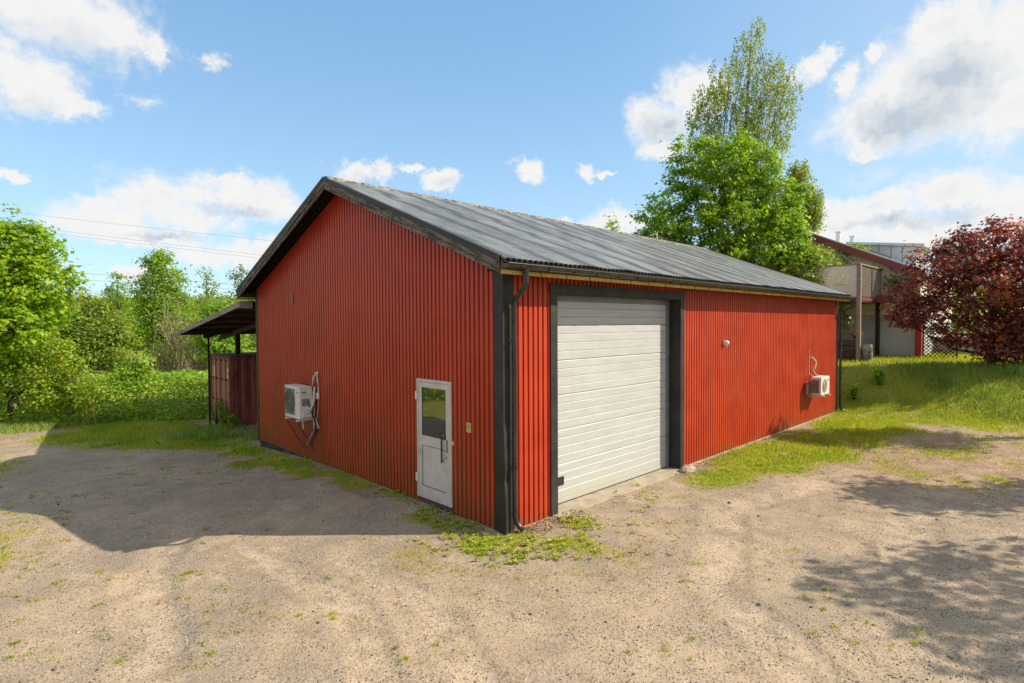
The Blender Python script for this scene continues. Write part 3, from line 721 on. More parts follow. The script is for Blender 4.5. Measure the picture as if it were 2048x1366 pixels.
# ridge cap with lichen
def m_ridge(t):
    n = t.noise(t.obj, 7, 6, 0.75)
    c = t.mix(t.ramp(n, 0.42, 0.60), (0.07, 0.07, 0.068, 1), (0.34, 0.30, 0.22, 1))
    setp(t, c, 0.7, 0, 0.3, n, 0.4)
M['ridge'] = mat('ridge_lichen', m_ridge)
mb = MB(); nx = 80
for i in range(nx):
    xa = X0R+0.01+(X1R-X0R-0.02)*i/nx; xb_ = X0R+0.01+(X1R-X0R-0.02)*(i+0.995)/nx
    dz = 0.014+0.006*math.sin(i*2.1)
    for sg in (1, -1):
        mb.add([(xa, W/2, ZR+dz+0.02), (xb_, W/2, ZR+dz+0.02), (xb_, W/2-sg*0.16, ZR-0.16*SL+dz), (xa, W/2-sg*0.16, ZR-0.16*SL+dz)], [(0, 1, 2, 3)])
        mb.add([(xa, W/2-sg*0.16, ZR-0.16*SL+dz), (xb_, W/2-sg*0.16, ZR-0.16*SL+dz), (xb_, W/2-sg*0.165, ZR-0.16*SL-0.02), (xa, W/2-sg*0.165, ZR-0.16*SL-0.02)], [(0, 1, 2, 3)])
mb.build('ridge_cap', M['ridge'], barn)
# eaves: mossy fascia, lit board below, gutter with brackets
for sg in (1, -1):
    Y = lambda y: y if sg > 0 else W-y
    ya, yb_ = sorted((Y(-0.375), Y(-0.345)))
    MB().box(-0.36, 16.30, ya, yb_, 3.985, 4.140).build('fascia', M['mosswood'], barn)
    ya, yb_ = sorted((Y(-0.385), Y(-0.34)))
    MB().box(-0.36, 16.28, ya, yb_, 3.925, 3.980).build('fascia', M['yellowwood'], barn)['label'] = 'yellowed board below the gutter'
    mbs = MB(); xx = 0.42
    while sg > 0 and xx < 16.2: mbs.bar((xx, -0.388, 3.99), (xx+0.03, -0.388, 3.921), 0.012, 0.006, up=(0, 1, 0)); xx += 0.60
    if sg > 0: mbs.build('board_joint', M['gutter'], barn)['kind'] = 'stuff'
    ya, yb_ = sorted((Y(-0.34), Y(-0.03)))
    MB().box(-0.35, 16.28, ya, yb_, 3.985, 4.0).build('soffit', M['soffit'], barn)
    mb = MB(); R_ = 0.066; gy, gz = -0.385-R_-0.004, 4.066
    x0, x1 = -0.37, 16.52; n = 10
    for rr, flip in ((R_, 1), (R_-0.004, -1)):
        vs = []; fs = []
        for k in range(n+1):
            an = PI+PI*k/n
            for x in (x0, x1): vs.append((x, Y(gy+rr*math.cos(an)), gz-0.02*(x-x0)/(x1-x0)+rr*math.sin(an)))
        for k in range(n): fs.append((2*k, 2*k+1, 2*k+3, 2*k+2))
        mb.add(vs, fs, True)
    mb.tube([(x0, Y(gy-R_), gz+0.002), (x1, Y(gy-R_), gz-0.018)], 0.012, 6)
    for x in (x0, x1):
        mb.add([(x, Y(gy+R_*math.cos(PI+PI*k/n)), gz-(0.02 if x > 0 else 0)+R_*math.sin(PI+PI*k/n)) for k in range(n+1)], [tuple(range(n+1))])
    g_ = mb.build('gutter', M['gutter'], barn)
    if sg > 0:
        x = -0.1; i = 0
        while x < 16.4:
            mb = MB(); pts = [(x, -0.385, gz+0.03), (x, -0.388, gz-0.01)] + [(x, gy+(R_+0.006)*math.cos(2*PI-PI*k/6), gz-0.006+(R_+0.006)*math.sin(2*PI-PI*k/6)) for k in range(7)]
            pts += [(x, gy-R_-0.008, gz+0.012)]
            for a, b in zip(pts[:-1], pts[1:]): mb.bar(a, b, 0.022, 0.005, up=(0, 1, 0.3))
            mb.bar((x, gy-R_+0.003, gz+0.012), (x, -0.375, gz+0.05), 0.018, 0.004)
            mb.build('gutter_bracket', M['gutter'], g_); x += 0.60
# downpipes
def downpipe(xo, xv, sh):
    mb = MB(); r = 0.042; yv = -0.095
    gy = -0.455
    pts = [(xo, gy, 4.02), (xo, gy, 3.93), (xo, gy, 3.84), (xo+(xv-xo)*0.05, gy+0.015, 3.785), (xo+(xv-xo)*0.2, gy+0.06, 3.73)]
    pts += [(xv+(xo-xv)*0.2, yv-0.06, 3.585), (xv+(xo-xv)*0.05, yv-0.015, 3.54), (xv, yv, 3.47), (xv, yv, 0.27), (xv+0.01, yv-0.01, 0.17), (xv+0.04, yv-0.05, 0.09), (xv+0.075, yv-0.11, 0.055)]
    rs = [0.06, r]+[r]*10
    mb.tube(pts, rs, 12, cap=False)
    mb.tube([(p[0], p[1], p[2]) for p in pts[-2:]], [r-0.004]*2, 12, cap=False)
    for z in (1.42, 0.30): mb.tube([(xv, yv, z-0.03), (xv, yv, z+0.03)], r+0.004, 12)
    dp = mb.build('downpipe', M['gutter'], barn)
    for z in (2.95, 1.02):
        m2 = MB(); m2.tube([(xv, yv, z-0.014), (xv, yv, z+0.014)], r+0.009, 12); m2.bar((xv-0.02, yv, z), (xv-0.05*sh-0.02, -0.02, z), 0.012, 0.012)
        m2.build('pipe_clamp', M['gutter'], dp)
    return dp
downpipe(0.04, 0.145, 1)
downpipe(L+0.20, L+0.07, 1)
MB().box(X0R+0.2, X1R-0.2, 0.3, W-0.3, 3.9, 3.92)
# garage frame, door
FW = 0.17
mb = MB()
mb.box(GX0, GX0+FW, -0.026, 0.012, -0.03, GZT-0.162); mb.box(GX0+FW-0.03, GX0+FW, 0.012, 0.34, 0.0, GZT-0.162)
mb.build('garage_frame', M['black'], barn, 0.004)
mb = MB()
mb.box(GX1-FW, GX1, -0.026, 0.012, -0.01, GZT-0.162); mb.box(GX1-FW, GX1-FW+0.03, 0.012, 0.34, 0.0, GZT-0.162)
mb.build('garage_frame', M['black'], barn, 0.004)
mb = MB(); mb.box(GX0-0.012, GX1+0.012, -0.032, 0.012, GZT-0.16, GZT+0.0); mb.box(GX0+FW, GX1-FW, 0.012, 0.36, GZT-0.175, GZT-0.16)
mb.build('garage_frame', M['black'], barn, 0.004)
gd = thing('garage_door', None, None); gd.parent = barn
gd['label'] = 'wide pale ribbed sectional garage door'
YD = 0.285
zs_ = [0.03]; z = 0.03; k = 0
mb = MB(); prev = None
pts = [(YD, 0.115)]
z = 0.115; k = 0
while z < 3.66:
    k += 1
    big = (k % 4 == 0)
    g_ = 0.030 if big else 0.019; dpt = 0.020 if big else 0.012
    pts += [(YD, z+0.1535-g_), (YD+dpt, z+0.1535-g_*0.22), (YD+dpt, z+0.1535-g_*0.12), (YD, z+0.1535)]
    z += 0.1535
x0, x1 = GX0+FW+0.0, 5.19
pts.append((YD, 3.74))
vs = []; fs = []
for (y, z) in pts: vs += [(x0, y, z), (x1, y, z)]
for i in range(len(pts)-1): fs.append((2*i, 2*i+1, 2*i+3, 2*i+2))
mb.add(vs, fs); mb.box(x0, x1, YD+0.02, YD+0.05, 0.03, 3.74)
mb.build('door_panel', M['garage'], gd)
mb = MB(); mb.box(x0, x1, YD-0.006, YD+0.018, 0.055, 0.112); mb.box(x0, x1, YD-0.012, YD+0.018, 0.035, 0.052); mb.build('bottom_rail', M['garage'], gd)
MB().box(x0, x1, YD-0.004, YD+0.016, 0.010, 0.034).build('rubber_seal', M['gasket'], gd)
MB().box(5.192, GX1-FW-0.002, YD-0.035, YD+0.03, 0.014, 3.70).build('guide_rail', M['guide'], gd, 0.003)
MB().box(x0, 5.19, YD-0.03, YD-0.004, 3.60, 3.70).build('header_panel', M['guide'], gd)
mb = MB(); hx, hz2 = 1.655, 0.42
for a in ((hx-0.075, hx-0.06, hz2-0.06, hz2+0.06), (hx+0.06, hx+0.075, hz2-0.06, hz2+0.06), (hx-0.075, hx+0.075, hz2-0.075, hz2-0.06), (hx-0.075, hx+0.075, hz2+0.06, hz2+0.075)):
    mb.box(a[0], a[1], YD-0.012, YD+0.004, a[2], a[3])
mb.box(hx-0.06, hx+0.06, YD-0.002, YD+0.001, hz2-0.06, hz2+0.06); mb.box(hx-0.06, hx+0.03, YD-0.008, YD-0.002, hz2-0.06, hz2-0.02)
mb.build('pull_handle', M['gasket'], gd)
# side door in the gable
dr = thing('door', None, None); dr.parent = barn; dr['label'] = 'white half-glazed side door in the gable wall'
fx = -0.025
mb = MB()
mb.box(fx, 0.06, DY0, DY0+0.045, DZ0+0.03, DZ1-0.05); mb.box(fx, 0.06, DY1-0.045, DY1, DZ0+0.03, DZ1-0.05)
mb.box(fx, 0.06, DY0, DY1, DZ1-0.05, DZ1); mb.box(fx, 0.06, DY0, DY1, DZ0+0.005, DZ0+0.03)
mb.build('frame', M['whitealu'], dr, 0.003)
a0, a1 = DY0+0.05, DY1-0.05; gy0, gy1 = 1.412, 2.112; gz0, gz1 = 1.225, 2.088; px0 = -0.018
mb = MB(); mb.box(px0, 0.03, a0, gy0, DZ0+0.035, DZ1-0.055); mb.box(px0, 0.03, gy1, a1, DZ0+0.035, DZ1-0.055)
mb.box(px0, 0.03, gy0, gy1, gz1, DZ1-0.055); mb.box(px0, 0.03, gy0, gy1, 1.055, gz0); mb.box(px0, 0.03, gy0, gy1, DZ0+0.035, 0.315)
mb.box(px0+0.008, 0.03, gy0, gy1, 0.315, 1.055)
mb.build('door_leaf', M['whitealu'], dr)
mb = MB(); mb.box(px0+0.0045, px0+0.007, gy0+0.001, gy1-0.001, 0.316, 0.326); mb.box(px0+0.0045, px0+0.007, gy0+0.001, gy1-0.001, 1.045, 1.054); mb.box(px0+0.0045, px0+0.007, gy1-0.012, gy1-0.001, 0.326, 1.045)
mb.box(px0+0.004, px0+0.008, gy0, gy0+0.008, gz0, gz1); mb.box(px0+0.004, px0+0.008, gy1-0.008, gy1, gz0, gz1)
mb.build('gasket', M['gasket'], dr)
MB().box(px0+0.010, px0+0.02, gy0, gy1, gz0, gz1).build('glass', M['glass'], dr)
mb = MB(); mb.box(-0.058, -0.046, 1.482, 1.512, 0.83, 1.30); mb.bar((-0.05, 1.497, 1.27), (-0.018, 1.497, 1.27), 0.02, 0.02); mb.bar((-0.05, 1.497, 0.87), (-0.018, 1.497, 0.87), 0.02, 0.02)
mb.build('handle', M['gasket'], dr, 0.002)
mb = MB(); mb.box(-0.03, -0.0185, 1.36, 1.40, 1.02, 1.24); mb.tube([(-0.03, 1.45, 1.30), (-0.055, 1.45, 1.30)], 0.018, 10); mb.tube([(-0.02, 1.395, 0.93), (-0.035, 1.395, 0.93)], 0.02, 10)
mb.build('lock', M['acgrille'], dr, 0.002)
for z in (1.93, 0.45):
    mb = MB(); mb.box(-0.04, -0.026, DY1-0.035, DY1+0.03, z-0.07, z+0.07); mb.tube([(-0.045, DY1-0.01, z-0.075), (-0.045, DY1-0.01, z+0.075)], 0.011, 8); mb.build('hinge', M['acwhite'], dr)
MB().box(-0.01, 0.12, DY0, DY1, -0.05, DZ0).build('sill', M['brownwood'], dr)
# small junction plate right of the door and strip high on the gable
mb = MB(); mb.box(-0.014, 0.004, 1.222, 1.252, 1.17, 1.23); mb.build('socket', M['acwhite'], barn)
st = thing('wall_strip', 'narrow weathered wooden strip fixed high on the red gable wall', 'strip', (0, 7.62, 3.70))
mb = MB(); mb.box(-0.03, -0.006, -0.035, 0.02, 0, 0.285); mb.build('board', M['greywood'], st)
mb = MB(); mb.box(-0.035, -0.03, -0.012, -0.002, 0.02, 0.27); mb.build('slot', M['guide'], st)
# warning sign
sg_ = thing('warning_sign', 'small yellow warning sign with black triangle on red wall beside the white door', 'sign', (-0.004, 0.82, 1.445))
mb = MB(); mb.box(-0.004, 0, -0.055, 0.055, 0, 0.155); mb.build('plate', M['signyellow'], sg_)
mb = MB(); mb.box(-0.0052, -0.0042, -0.042, 0.046, 0.008, 0.066); mb.build('text_panel', M['signcream'], sg_)
mb = MB()
tri = [(0, 0.142), (-0.040, 0.078), (0.040, 0.078)]; c_ = (0, 0.099)
inn = [(c_[0]+(a-c_[0])*0.72, c_[1]+(b-c_[1])*0.72) for a, b in tri]
for i in range(3):
    j = (i+1) % 3
    mb.add([(-0.0056, tri[i][0], tri[i][1]), (-0.0056, tri[j][0], tri[j][1]), (-0.0056, inn[j][0], inn[j][1]), (-0.0056, inn[i][0], inn[i][1])], [(0, 1, 2, 3)])
mb.add([(-0.0056, 0.004, 0.125), (-0.0056, -0.010, 0.104), (-0.0056, 0.002, 0.106), (-0.0056, -0.004, 0.085), (-0.0056, 0.010, 0.110), (-0.0056, 0.0, 0.108)], [(0, 1, 2, 3, 4, 5)])
for z in (0.058, 0.049, 0.036, 0.027, 0.018):
    mb.box(-0.0062, -0.0056, -0.034, 0.036 if z > 0.02 else 0.01, z, z+0.0035)
mb.build('symbol', M['signblack'], sg_)
# little white beacon on the sunny wall
bc = thing('alarm_beacon', 'small round white alarm beacon on the sunlit red wall', 'alarm', (7.40, -0.0, 2.72))
mb = MB(); mb.box(-0.05, 0.05, -0.035, 0, -0.05, 0.05); mb.build('base', M['acwhite'], bc, 0.006)
mb = MB(); mb.sphere((0.02, -0.07, 0.0), 0.055, 12, 8); mb.tube([(0.02, -0.07, -0.05), (0.02, -0.07, -0.085)], [0.03, 0.018], 10); mb.build('dome', M['white'], bc)
mb = MB(); mb.bar((-0.06, -0.03, 0.05), (-0.04, -0.11, 0.02), 0.03, 0.02); mb.build('bracket', M['acwhite'], bc)

# ------------------------------------------------------------------ air conditioners
ac = thing('air_conditioner', 'large white outdoor air conditioner with round fan on the shaded red gable', 'air conditioner', (0, 6.38, 1.03), group='air conditioners on the barn walls')
ax0, ax1, aw, ah = -0.40, -0.10, 0.83, 0.75
MB().box(ax0, ax1, 0, aw, 0, ah).build('casing', M['acwhite'], ac, 0.012)
fc = (0.53, 0.385); fr = 0.285
mb = MB(); mb.box(ax0-0.006, ax0-0.001, 0.255, 0.80, 0.075, 0.69); mb.build('fan_panel', M['acgrille'], ac)
mb = MB(); n = 32
mb.add([(ax0-0.009, fc[0]+fr*math.cos(2*PI*k/n), fc[1]+fr*math.sin(2*PI*k/n)) for k in range(n)], [tuple(range(n))]); mb.build('fan_opening', M['acdark'], ac)
mb = MB()
for rr in np.arange(0.05, fr+0.01, 0.0336):
    mb.tube([(ax0-0.013, fc[0]+rr*math.cos(2*PI*k/28), fc[1]+rr*math.sin(2*PI*k/28)) for k in range(29)], 0.0035, 4, cap=False)
for k in range(12):
    an = 2*PI*k/12; mb.bar((ax0-0.013, fc[0]+0.03*math.cos(an), fc[1]+0.03*math.sin(an)), (ax0-0.013, fc[0]+fr*math.cos(an), fc[1]+fr*math.sin(an)), 0.006, 0.004)
mb.tube([(ax0-0.013, fc[0], fc[1]), (ax0-0.018, fc[0], fc[1])], 0.03, 10)
mb.build('fan_guard', M['acgrille'], ac)
mb = MB(); mb.box(ax0-0.003, ax0-0.001, 0.05, 0.15, 0.60, 0.625); mb.build('badge', M['acdark'], ac)
mb = MB(); mb.box(-0.34, -0.24, -0.0035, -0.001, 0.60, 0.63); mb.build('handle_slot', M['acdark'], ac)
mb = MB(); mb.box(-0.34, -0.16, -0.003, -0.001, 0.30, 0.47); mb.build('label_plate', M['acgrille'], ac)
mb = MB(); mb.box(-0.34, -0.12, -0.035, -0.001, 0.04, 0.17); mb.build('valve_cover', M['acwhite'], ac, 0.01)
for y in (0.10, 0.70):
    mb = MB(); mb.box(-0.44, 0.0, y-0.02, y+0.02, -0.052, -0.012); mb.box(-0.03, -0.002, y-0.02, y+0.02, -0.35, 0.6); mb.build('bracket', M['acwhite'], ac)
    mb = MB(); mb.bar((-0.42, y+0.01, -0.055), (-0.004, y, -0.80), 0.022, 0.012); mb.build('brace', M['cable'], ac)
mb = MB()
mb.tube([(-0.015, -0.13, 1.08), (-0.05, -0.11, 1.06), (-0.07, -0.03, 0.95), (-0.07, 0.03, 0.78), (-0.07, 0.04, 0.6), (-0.08, 0.02, 0.45), (-0.10, -0.03, 0.3), (-0.16, -0.07, 0.20), (-0.22, -0.05, 0.16), (-0.26, -0.02, 0.15)], 0.020, 8)
mb.tube([(-0.06, -0.045, 0.74), (-0.07, -0.055, 0.5), (-0.09, -0.05, 0.36), (-0.16, -0.075, 0.25), (-0.24, -0.03, 0.22)], 0.026, 8)
mb.tube([(-0.015, -0.14, 1.08), (-0.05, -0.17, 1.0), (-0.05, -0.20, 0.85), (-0.04, -0.20, 0.72), (-0.035, -0.19, 0.55)], 0.016, 8)
mb.build('refrigerant_hose', M['pipe'], ac)
mb = MB(); mb.box(-0.07, -0.02, -0.23, -0.14, 0.46, 0.60); mb.build('switch_box', M['acwhite'], ac, 0.015)
mb = MB()
mb.tube([(-0.02, -0.17, 0.46), (-0.03, -0.15, 0.2), (-0.05, -0.13, 0.0), (-0.06, -0.05, -0.08), (-0.05, -0.1, -0.02), (-0.06, -0.19, -0.12), (-0.05, -0.25, -0.2), (-0.05, -0.15, -0.24), (-0.05, -0.16, -0.12), (-0.05, -0.07, -0.04)], 0.007, 6)
mb.tube([(-0.05, 0.02, -0.05), (-0.05, -0.03, 0.02), (-0.05, -0.09, -0.05), (-0.05, -0.17, -0.2), (-0.05, -0.21, -0.16)], 0.007, 6)
mb.build('loose_cable', M['pipe'], ac)
mb = MB(); mb.tube([(-0.20, -0.02, 0.42), (-0.16, -0.05, 0.22), (-0.10, -0.10, -0.02), (-0.05, -0.06, -0.15), (-0.05, -0.03, -0.35)], 0.012, 6)
mb.tube([(-0.03, -0.02, 0.05), (-0.03, -0.06, -0.1), (-0.03, -0.05, -0.3)], 0.03, 8)
mb.build('black_cable', M['cable'], ac)
mb = MB(); mb.tube([(-0.05, -0.03, -0.15), (-0.05, 0.04, -0.32), (-0.06, 0.28, -0.60), (-0.07, 0.34, -0.66)], [0.025, 0.032, 0.032, 0.028], 8); mb.build('drain_pipe', M['pipegrey'], ac)

ac2 = thing('air_conditioner', 'small boxy cream air conditioner on bracket near far end of the sunlit red wall', 'air conditioner', (13.1, 0, 0.93), group='air conditioners on the barn walls')
MB().box(0, 0.80, -0.46, -0.17, 0, 0.56).build('casing', M['acwhite'], ac2, 0.01)
mb = MB(); mb.box(-0.004, -0.001, -0.40, -0.19, 0.06, 0.48); mb.build('side_grille', M['acdark'], ac2)
mb = MB()
for k in range(12): mb.box(-0.012, -0.004, -0.405, -0.185, 0.065+k*0.036, 0.078+k*0.036)
for k in range(5): mb.box(-0.013, -0.0125, -0.40+k*0.05, -0.39+k*0.05, 0.06, 0.49)
mb.build('louvre', M['acgrille'], ac2)
mb = MB(); n = 24; mb.add([(0.32+0.22*math.cos(2*PI*k/n), -0.462, 0.28+0.22*math.sin(2*PI*k/n)) for k in range(n)], [tuple(range(n))]); mb.build('fan_opening', M['acgrille'], ac2)
mb = MB()
for rr in (0.06, 0.10, 0.14, 0.18, 0.215): mb.tube([(0.32+rr*math.cos(2*PI*k/20), -0.467, 0.28+rr*math.sin(2*PI*k/20)) for k in range(21)], 0.004, 4, cap=False)
mb.build('fan_guard', M['acwhite'], ac2)
mb = MB(); mb.box(0.62, 0.74, -0.4625, -0.4605, 0.42, 0.46); mb.build('badge', plain('badge_blue', (0.05, 0.08, 0.30), 0.4, 0.1), ac2)
for x in (0.12, 0.68):
    mb = MB(); mb.box(x-0.02, x+0.02, -0.52, 0, -0.05, -0.012); mb.box(x-0.02, x+0.02, -0.03, -0.001, -0.05, 0.4); mb.build('bracket', M['acwhite'], ac2)
mb = MB(); mb.box(-0.16, -0.12, -0.17, -0.002, 0.34, 0.38); mb.box(-0.16, -0.12, -0.17, -0.13, -0.05, 0.34); mb.box(-0.16, 0.12, -0.17, -0.13, -0.09, -0.052); mb.box(-0.12, 0.12, -0.16, -0.13, 0.34, 0.38)
mb.build('support_frame', M['guide'], ac2)
mb = MB(); mb.tube([(0.55, -0.22, 0.555), (0.55, -0.10, 0.62), (0.53, -0.05, 0.8), (0.53, -0.04, 0.83)], 0.018, 8); mb.tube([(0.55, -0.10, 0.78), (0.56, -0.13, 1.0), (0.53, -0.06, 1.12), (0.52, -0.0, 1.14)], 0.026, 8); mb.build('refrigerant_hose', M['pipe'], ac2)
mb = MB(); mb.tube([(0.30, -0.15, 0.56), (0.30, -0.02, 0.62), (0.30, -0.012, 1.40)], 0.011, 6); mb.build('conduit', M['pipe'], ac2)

# ------------------------------------------------------------------ lean-to shelter behind the barn
lt = thing('lean_to_shelter', 'open weathered timber lean-to shelter roof behind the red barn', 'shelter', (-0.3, 10.1, -0.3))
ox, oy, oz = -0.3, 10.1, -0.3
def T(x, y, z): return (x-ox, y-oy, z-oz)
ya_, za_, yb2, zb2 = 10.48, 3.87, 17.7, 2.87
sl2 = (zb2-za_)/(yb2-ya_)
def lz2(y): return za_+sl2*(y-ya_)
MB().prism([T(-0.33, ya_, za_-0.16), T(-0.33, yb2, zb2-0.13), T(-0.33, yb2, zb2), T(-0.33, ya_, za_)], (0.035, 0, 0)).build('fascia', M['greywood'], lt)
MB().prism([T(-0.34, 17.0, lz2(17.0)+0.004), T(-0.34, yb2+0.05, zb2+0.0), T(-0.34, yb2+0.05, zb2+0.012), T(-0.34, 17.0, lz2(17.0)+0.012)], (0.05, 0, 0)).build('fascia_capping', M['palemetal'], lt)
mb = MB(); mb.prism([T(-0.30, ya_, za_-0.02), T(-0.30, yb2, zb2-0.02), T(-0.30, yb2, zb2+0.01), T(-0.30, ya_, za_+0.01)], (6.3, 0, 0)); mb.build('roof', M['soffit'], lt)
mb = MB(); mb.box(-0.33-ox, 0.02-ox, 10.40-oy, 10.44-oy, 3.68-oz, 3.86-oz); mb.build('trim_board', M['greywood'], lt)
mb = MB(); mb.prism([T(-0.36, yb2, zb2+0.01), T(-0.36, yb2+0.06, zb2+0.0), T(-0.36, yb2+0.03, zb2-0.28), T(-0.36, yb2-0.03, zb2-0.20)], (0.03, 0, 0)); mb.build('end_board', M['greywood'], lt)
for y in (11.3, 12.5, 13.8, 15.1, 16.9):
    mb = MB(); mb.box(-0.29-ox, 6-ox, y-0.05-oy, y+0.05-oy, lz2(y)-0.13-oz, lz2(y)-0.025-oz); mb.build('purlin', M['brownwood'], lt)
mb = MB(); mb.box(-0.22-ox, 6-ox, 16.03-oy, 16.17-oy, 2.96-oz-0.06, 3.07-oz); mb.build('beam', M['darkwood'], lt)
for x in (1.3, 3.4, 5.6):
    mb = MB(); mb.bar(T(x, ya_, lz2(ya_)-0.23), T(x, yb2-0.1, lz2(yb2-0.1)-0.19), 0.07, 0.16); mb.build('rafter', M['brownwood'], lt)
mb = MB(); mb.box(0.44-ox, 0.50-ox, 16.06-oy, 16.12-oy, -0.8-oz, 2.90-oz); mb.build('post', M['darkwood'], lt)
mb = MB(); mb.prism([T(0.30, 16.08, 2.9), T(0.85, 16.08, 2.9), T(0.52, 16.08, 2.74), T(0.30, 16.08, 2.74)], (0, 0.05, 0)); mb.build('post_bracket', M['darkwood'], lt)
mb = MB(); mb.box(1.40-ox, 1.55-ox, 16.03-oy, 16.17-oy, 2.11-oz, 2.90-oz); mb.build('post', M['darkwood'], lt)
mb = MB(); mb.box(5.4-ox, 5.55-ox, 16.03-oy, 16.17-oy, 2.11-oz, 2.90-oz); mb.build('post', M['darkwood'], lt)

# ------------------------------------------------------------------ shipping container
cx0, cy0, cy1, cz0, cz1 = 1.0, 15.56, 18.0, -0.55, 2.09
ct = thing('shipping_container', 'old rust red shipping container with faded doors under the timber lean-to', 'container', (cx0, (cy0+cy1)/2, cz0))
def TC(x, y, z): return (x-cx0, y-(cy0+cy1)/2, z-cz0)
for yy, sg in ((cy0, 1), (cy1, -1)):
    mb = MB()
    x = cx0+0.16; pts = []
    while x < cx0+6.0:
        pts += [(x, 0), (x+0.10, 0.0), (x+0.17, 0.05), (x+0.27, 0.05), (x+0.34, 0.0)]; x += 0.34
    for (xa, qa), (xb_, qb) in zip(pts[:-1], pts[1:]):
        mb.add([TC(xa, yy+sg*(0.02+qa), cz0+0.16), TC(xb_, yy+sg*(0.02+qb), cz0+0.16), TC(xb_, yy+sg*(0.02+qb), cz1-0.10), TC(xa, yy+sg*(0.02+qa), cz1-0.10)], [(0, 1, 2, 3)])
    mb.build('side_panel', M['container'], ct)
mb = MB(); d_ = mb
x0, y0, z0 = TC(cx0, cy0, cz0); x1, y1, z1 = TC(cx0+6.05, cy1, cz1)
mb.box(x0+0.02, x1, y0+0.01, y1-0.01, z1-0.035, z1); mb.build('roof_panel', M['brownwood'], ct)
mb = MB()
for yy in (y0, y1-0.08): mb.box(x0+0.14, x1, yy, yy+0.08, z0+0.0, z0+0.16); mb.box(x0+0.14, x1, yy, yy+0.08, z1-0.10, z1-0.036)
mb.box(x0+0.03, x0+0.13, y0+0.10, y1-0.10, z1-0.12, z1-0.036); mb.box(x0+0.03, x0+0.13, y0+0.10, y1-0.10, z0, z0+0.12)
mb.build('frame_rail', M['container'], ct)
for yy in (y0, y1-0.13):
    mb = MB(); mb.box(x0, x0+0.14, yy, yy+0.13, z0, z1-0.036)
    for z in (z0+0.5, z0+1.2, z0+1.95): mb.box(x0-0.02, x0+0.01, yy+0.03, yy+0.12, z, z+0.08)
    mb.build('corner_post', M['container'], ct)
for k in range(2):
    ya = y0+0.14+k*1.085; yb = ya+1.07
    mb = MB(); q = [0, .22, .27, .42, .47, .62, .67, .85, .90, 1.07]; dd = [0, 0, .035, .035, 0, 0, .035, .035, 0, 0]
    for i in range(9):
        mb.add([(x0+0.02+dd[i], ya+q[i], z0+0.14), (x0+0.02+dd[i+1], ya+q[i+1], z0+0.14), (x0+0.02+dd[i+1], ya+q[i+1], z1-0.13), (x0+0.02+dd[i], ya+q[i], z1-0.13)], [(3, 2, 1, 0)])
    cd = mb.build('door', M['contdoor'], ct)
    for yy in (ya+0.24, ya+0.80):
        mb = MB(); mb.tube([(x0-0.03, yy, z0+0.04), (x0-0.03, yy, z1-0.06)], 0.02, 8)
        for z in (z0+0.25, z0+0.9, z0+1.7, z0+2.4): mb.box(x0-0.055, x0+0.02, yy-0.05, yy+0.05, z, z+0.07)
        mb.build('lock_rod', M['container'], cd)
    mb = MB(); mb.box(x0+0.012, x0+0.017, ya+0.04 if k == 0 else ya+0.5, ya+0.17 if k == 0 else ya+0.66, z1-0.85, z1-0.45); mb.build('sticker', M['acwhite'], cd)
#@@VEG
# ------------------------------------------------------------------ foliage tools
KITE = np.array([(0, 0, 0), (0.32, 0.45, 0.05), (0, 1.0, -0.05), (-0.32, 0.45, 0.05)])
SLIM = np.array([(0, 0, 0), (0.22, 0.4, 0.03), (0, 1.0, -0.04), (-0.22, 0.4, 0.03)])
PALM = np.array([(0, 0, 0), (0.42, 0.05, 0.04), (0.22, 0.38, 0.0), (0.58, 0.72, -0.04), (0.18, 0.68, 0.0), (0, 1.08, -0.06), (-0.18, 0.68, 0.0), (-0.58, 0.72, -0.04), (-0.22, 0.38, 0.0), (-0.42, 0.05, 0.04)])
TUFT = np.array([(-0.25, 0, 0), (0.25, 0, 0), (0.42, 0.55, 0.06), (0.12, 0.5, 0), (0.05, 1.0, 0.1), (-0.15, 0.55, 0), (-0.4, 0.7, -0.06)])
def leaves(name, pos, nrm, size, shape, material, rng, parent=None, tip=None, label=None):
    """one mesh of leaf shapes: pos (n,3), nrm (n,3) facing, size (n,), tip = preferred tip direction"""
    n = len(pos); nrm = nrm/np.linalg.norm(nrm, axis=1, keepdims=True)
    a = rng.normal(size=(n, 3)) if tip is None else tip + 0.45*rng.normal(size=(n, 3))
    t = a - (a*nrm).sum(1, keepdims=True)*nrm; t /= np.linalg.norm(t, axis=1, keepdims=True)+1e-9
    b = np.cross(t, nrm)
    k = len(shape)
    V = pos[:, None, :] + size[:, None, None]*(shape[None, :, 0, None]*b[:, None, :] + shape[None, :, 1, None]*t[:, None, :] + shape[None, :, 2, None]*nrm[:, None, :])
    F = np.arange(n*k).reshape(n, k)
    return np_mesh(name, V.reshape(-1, 3), [F], material, parent)
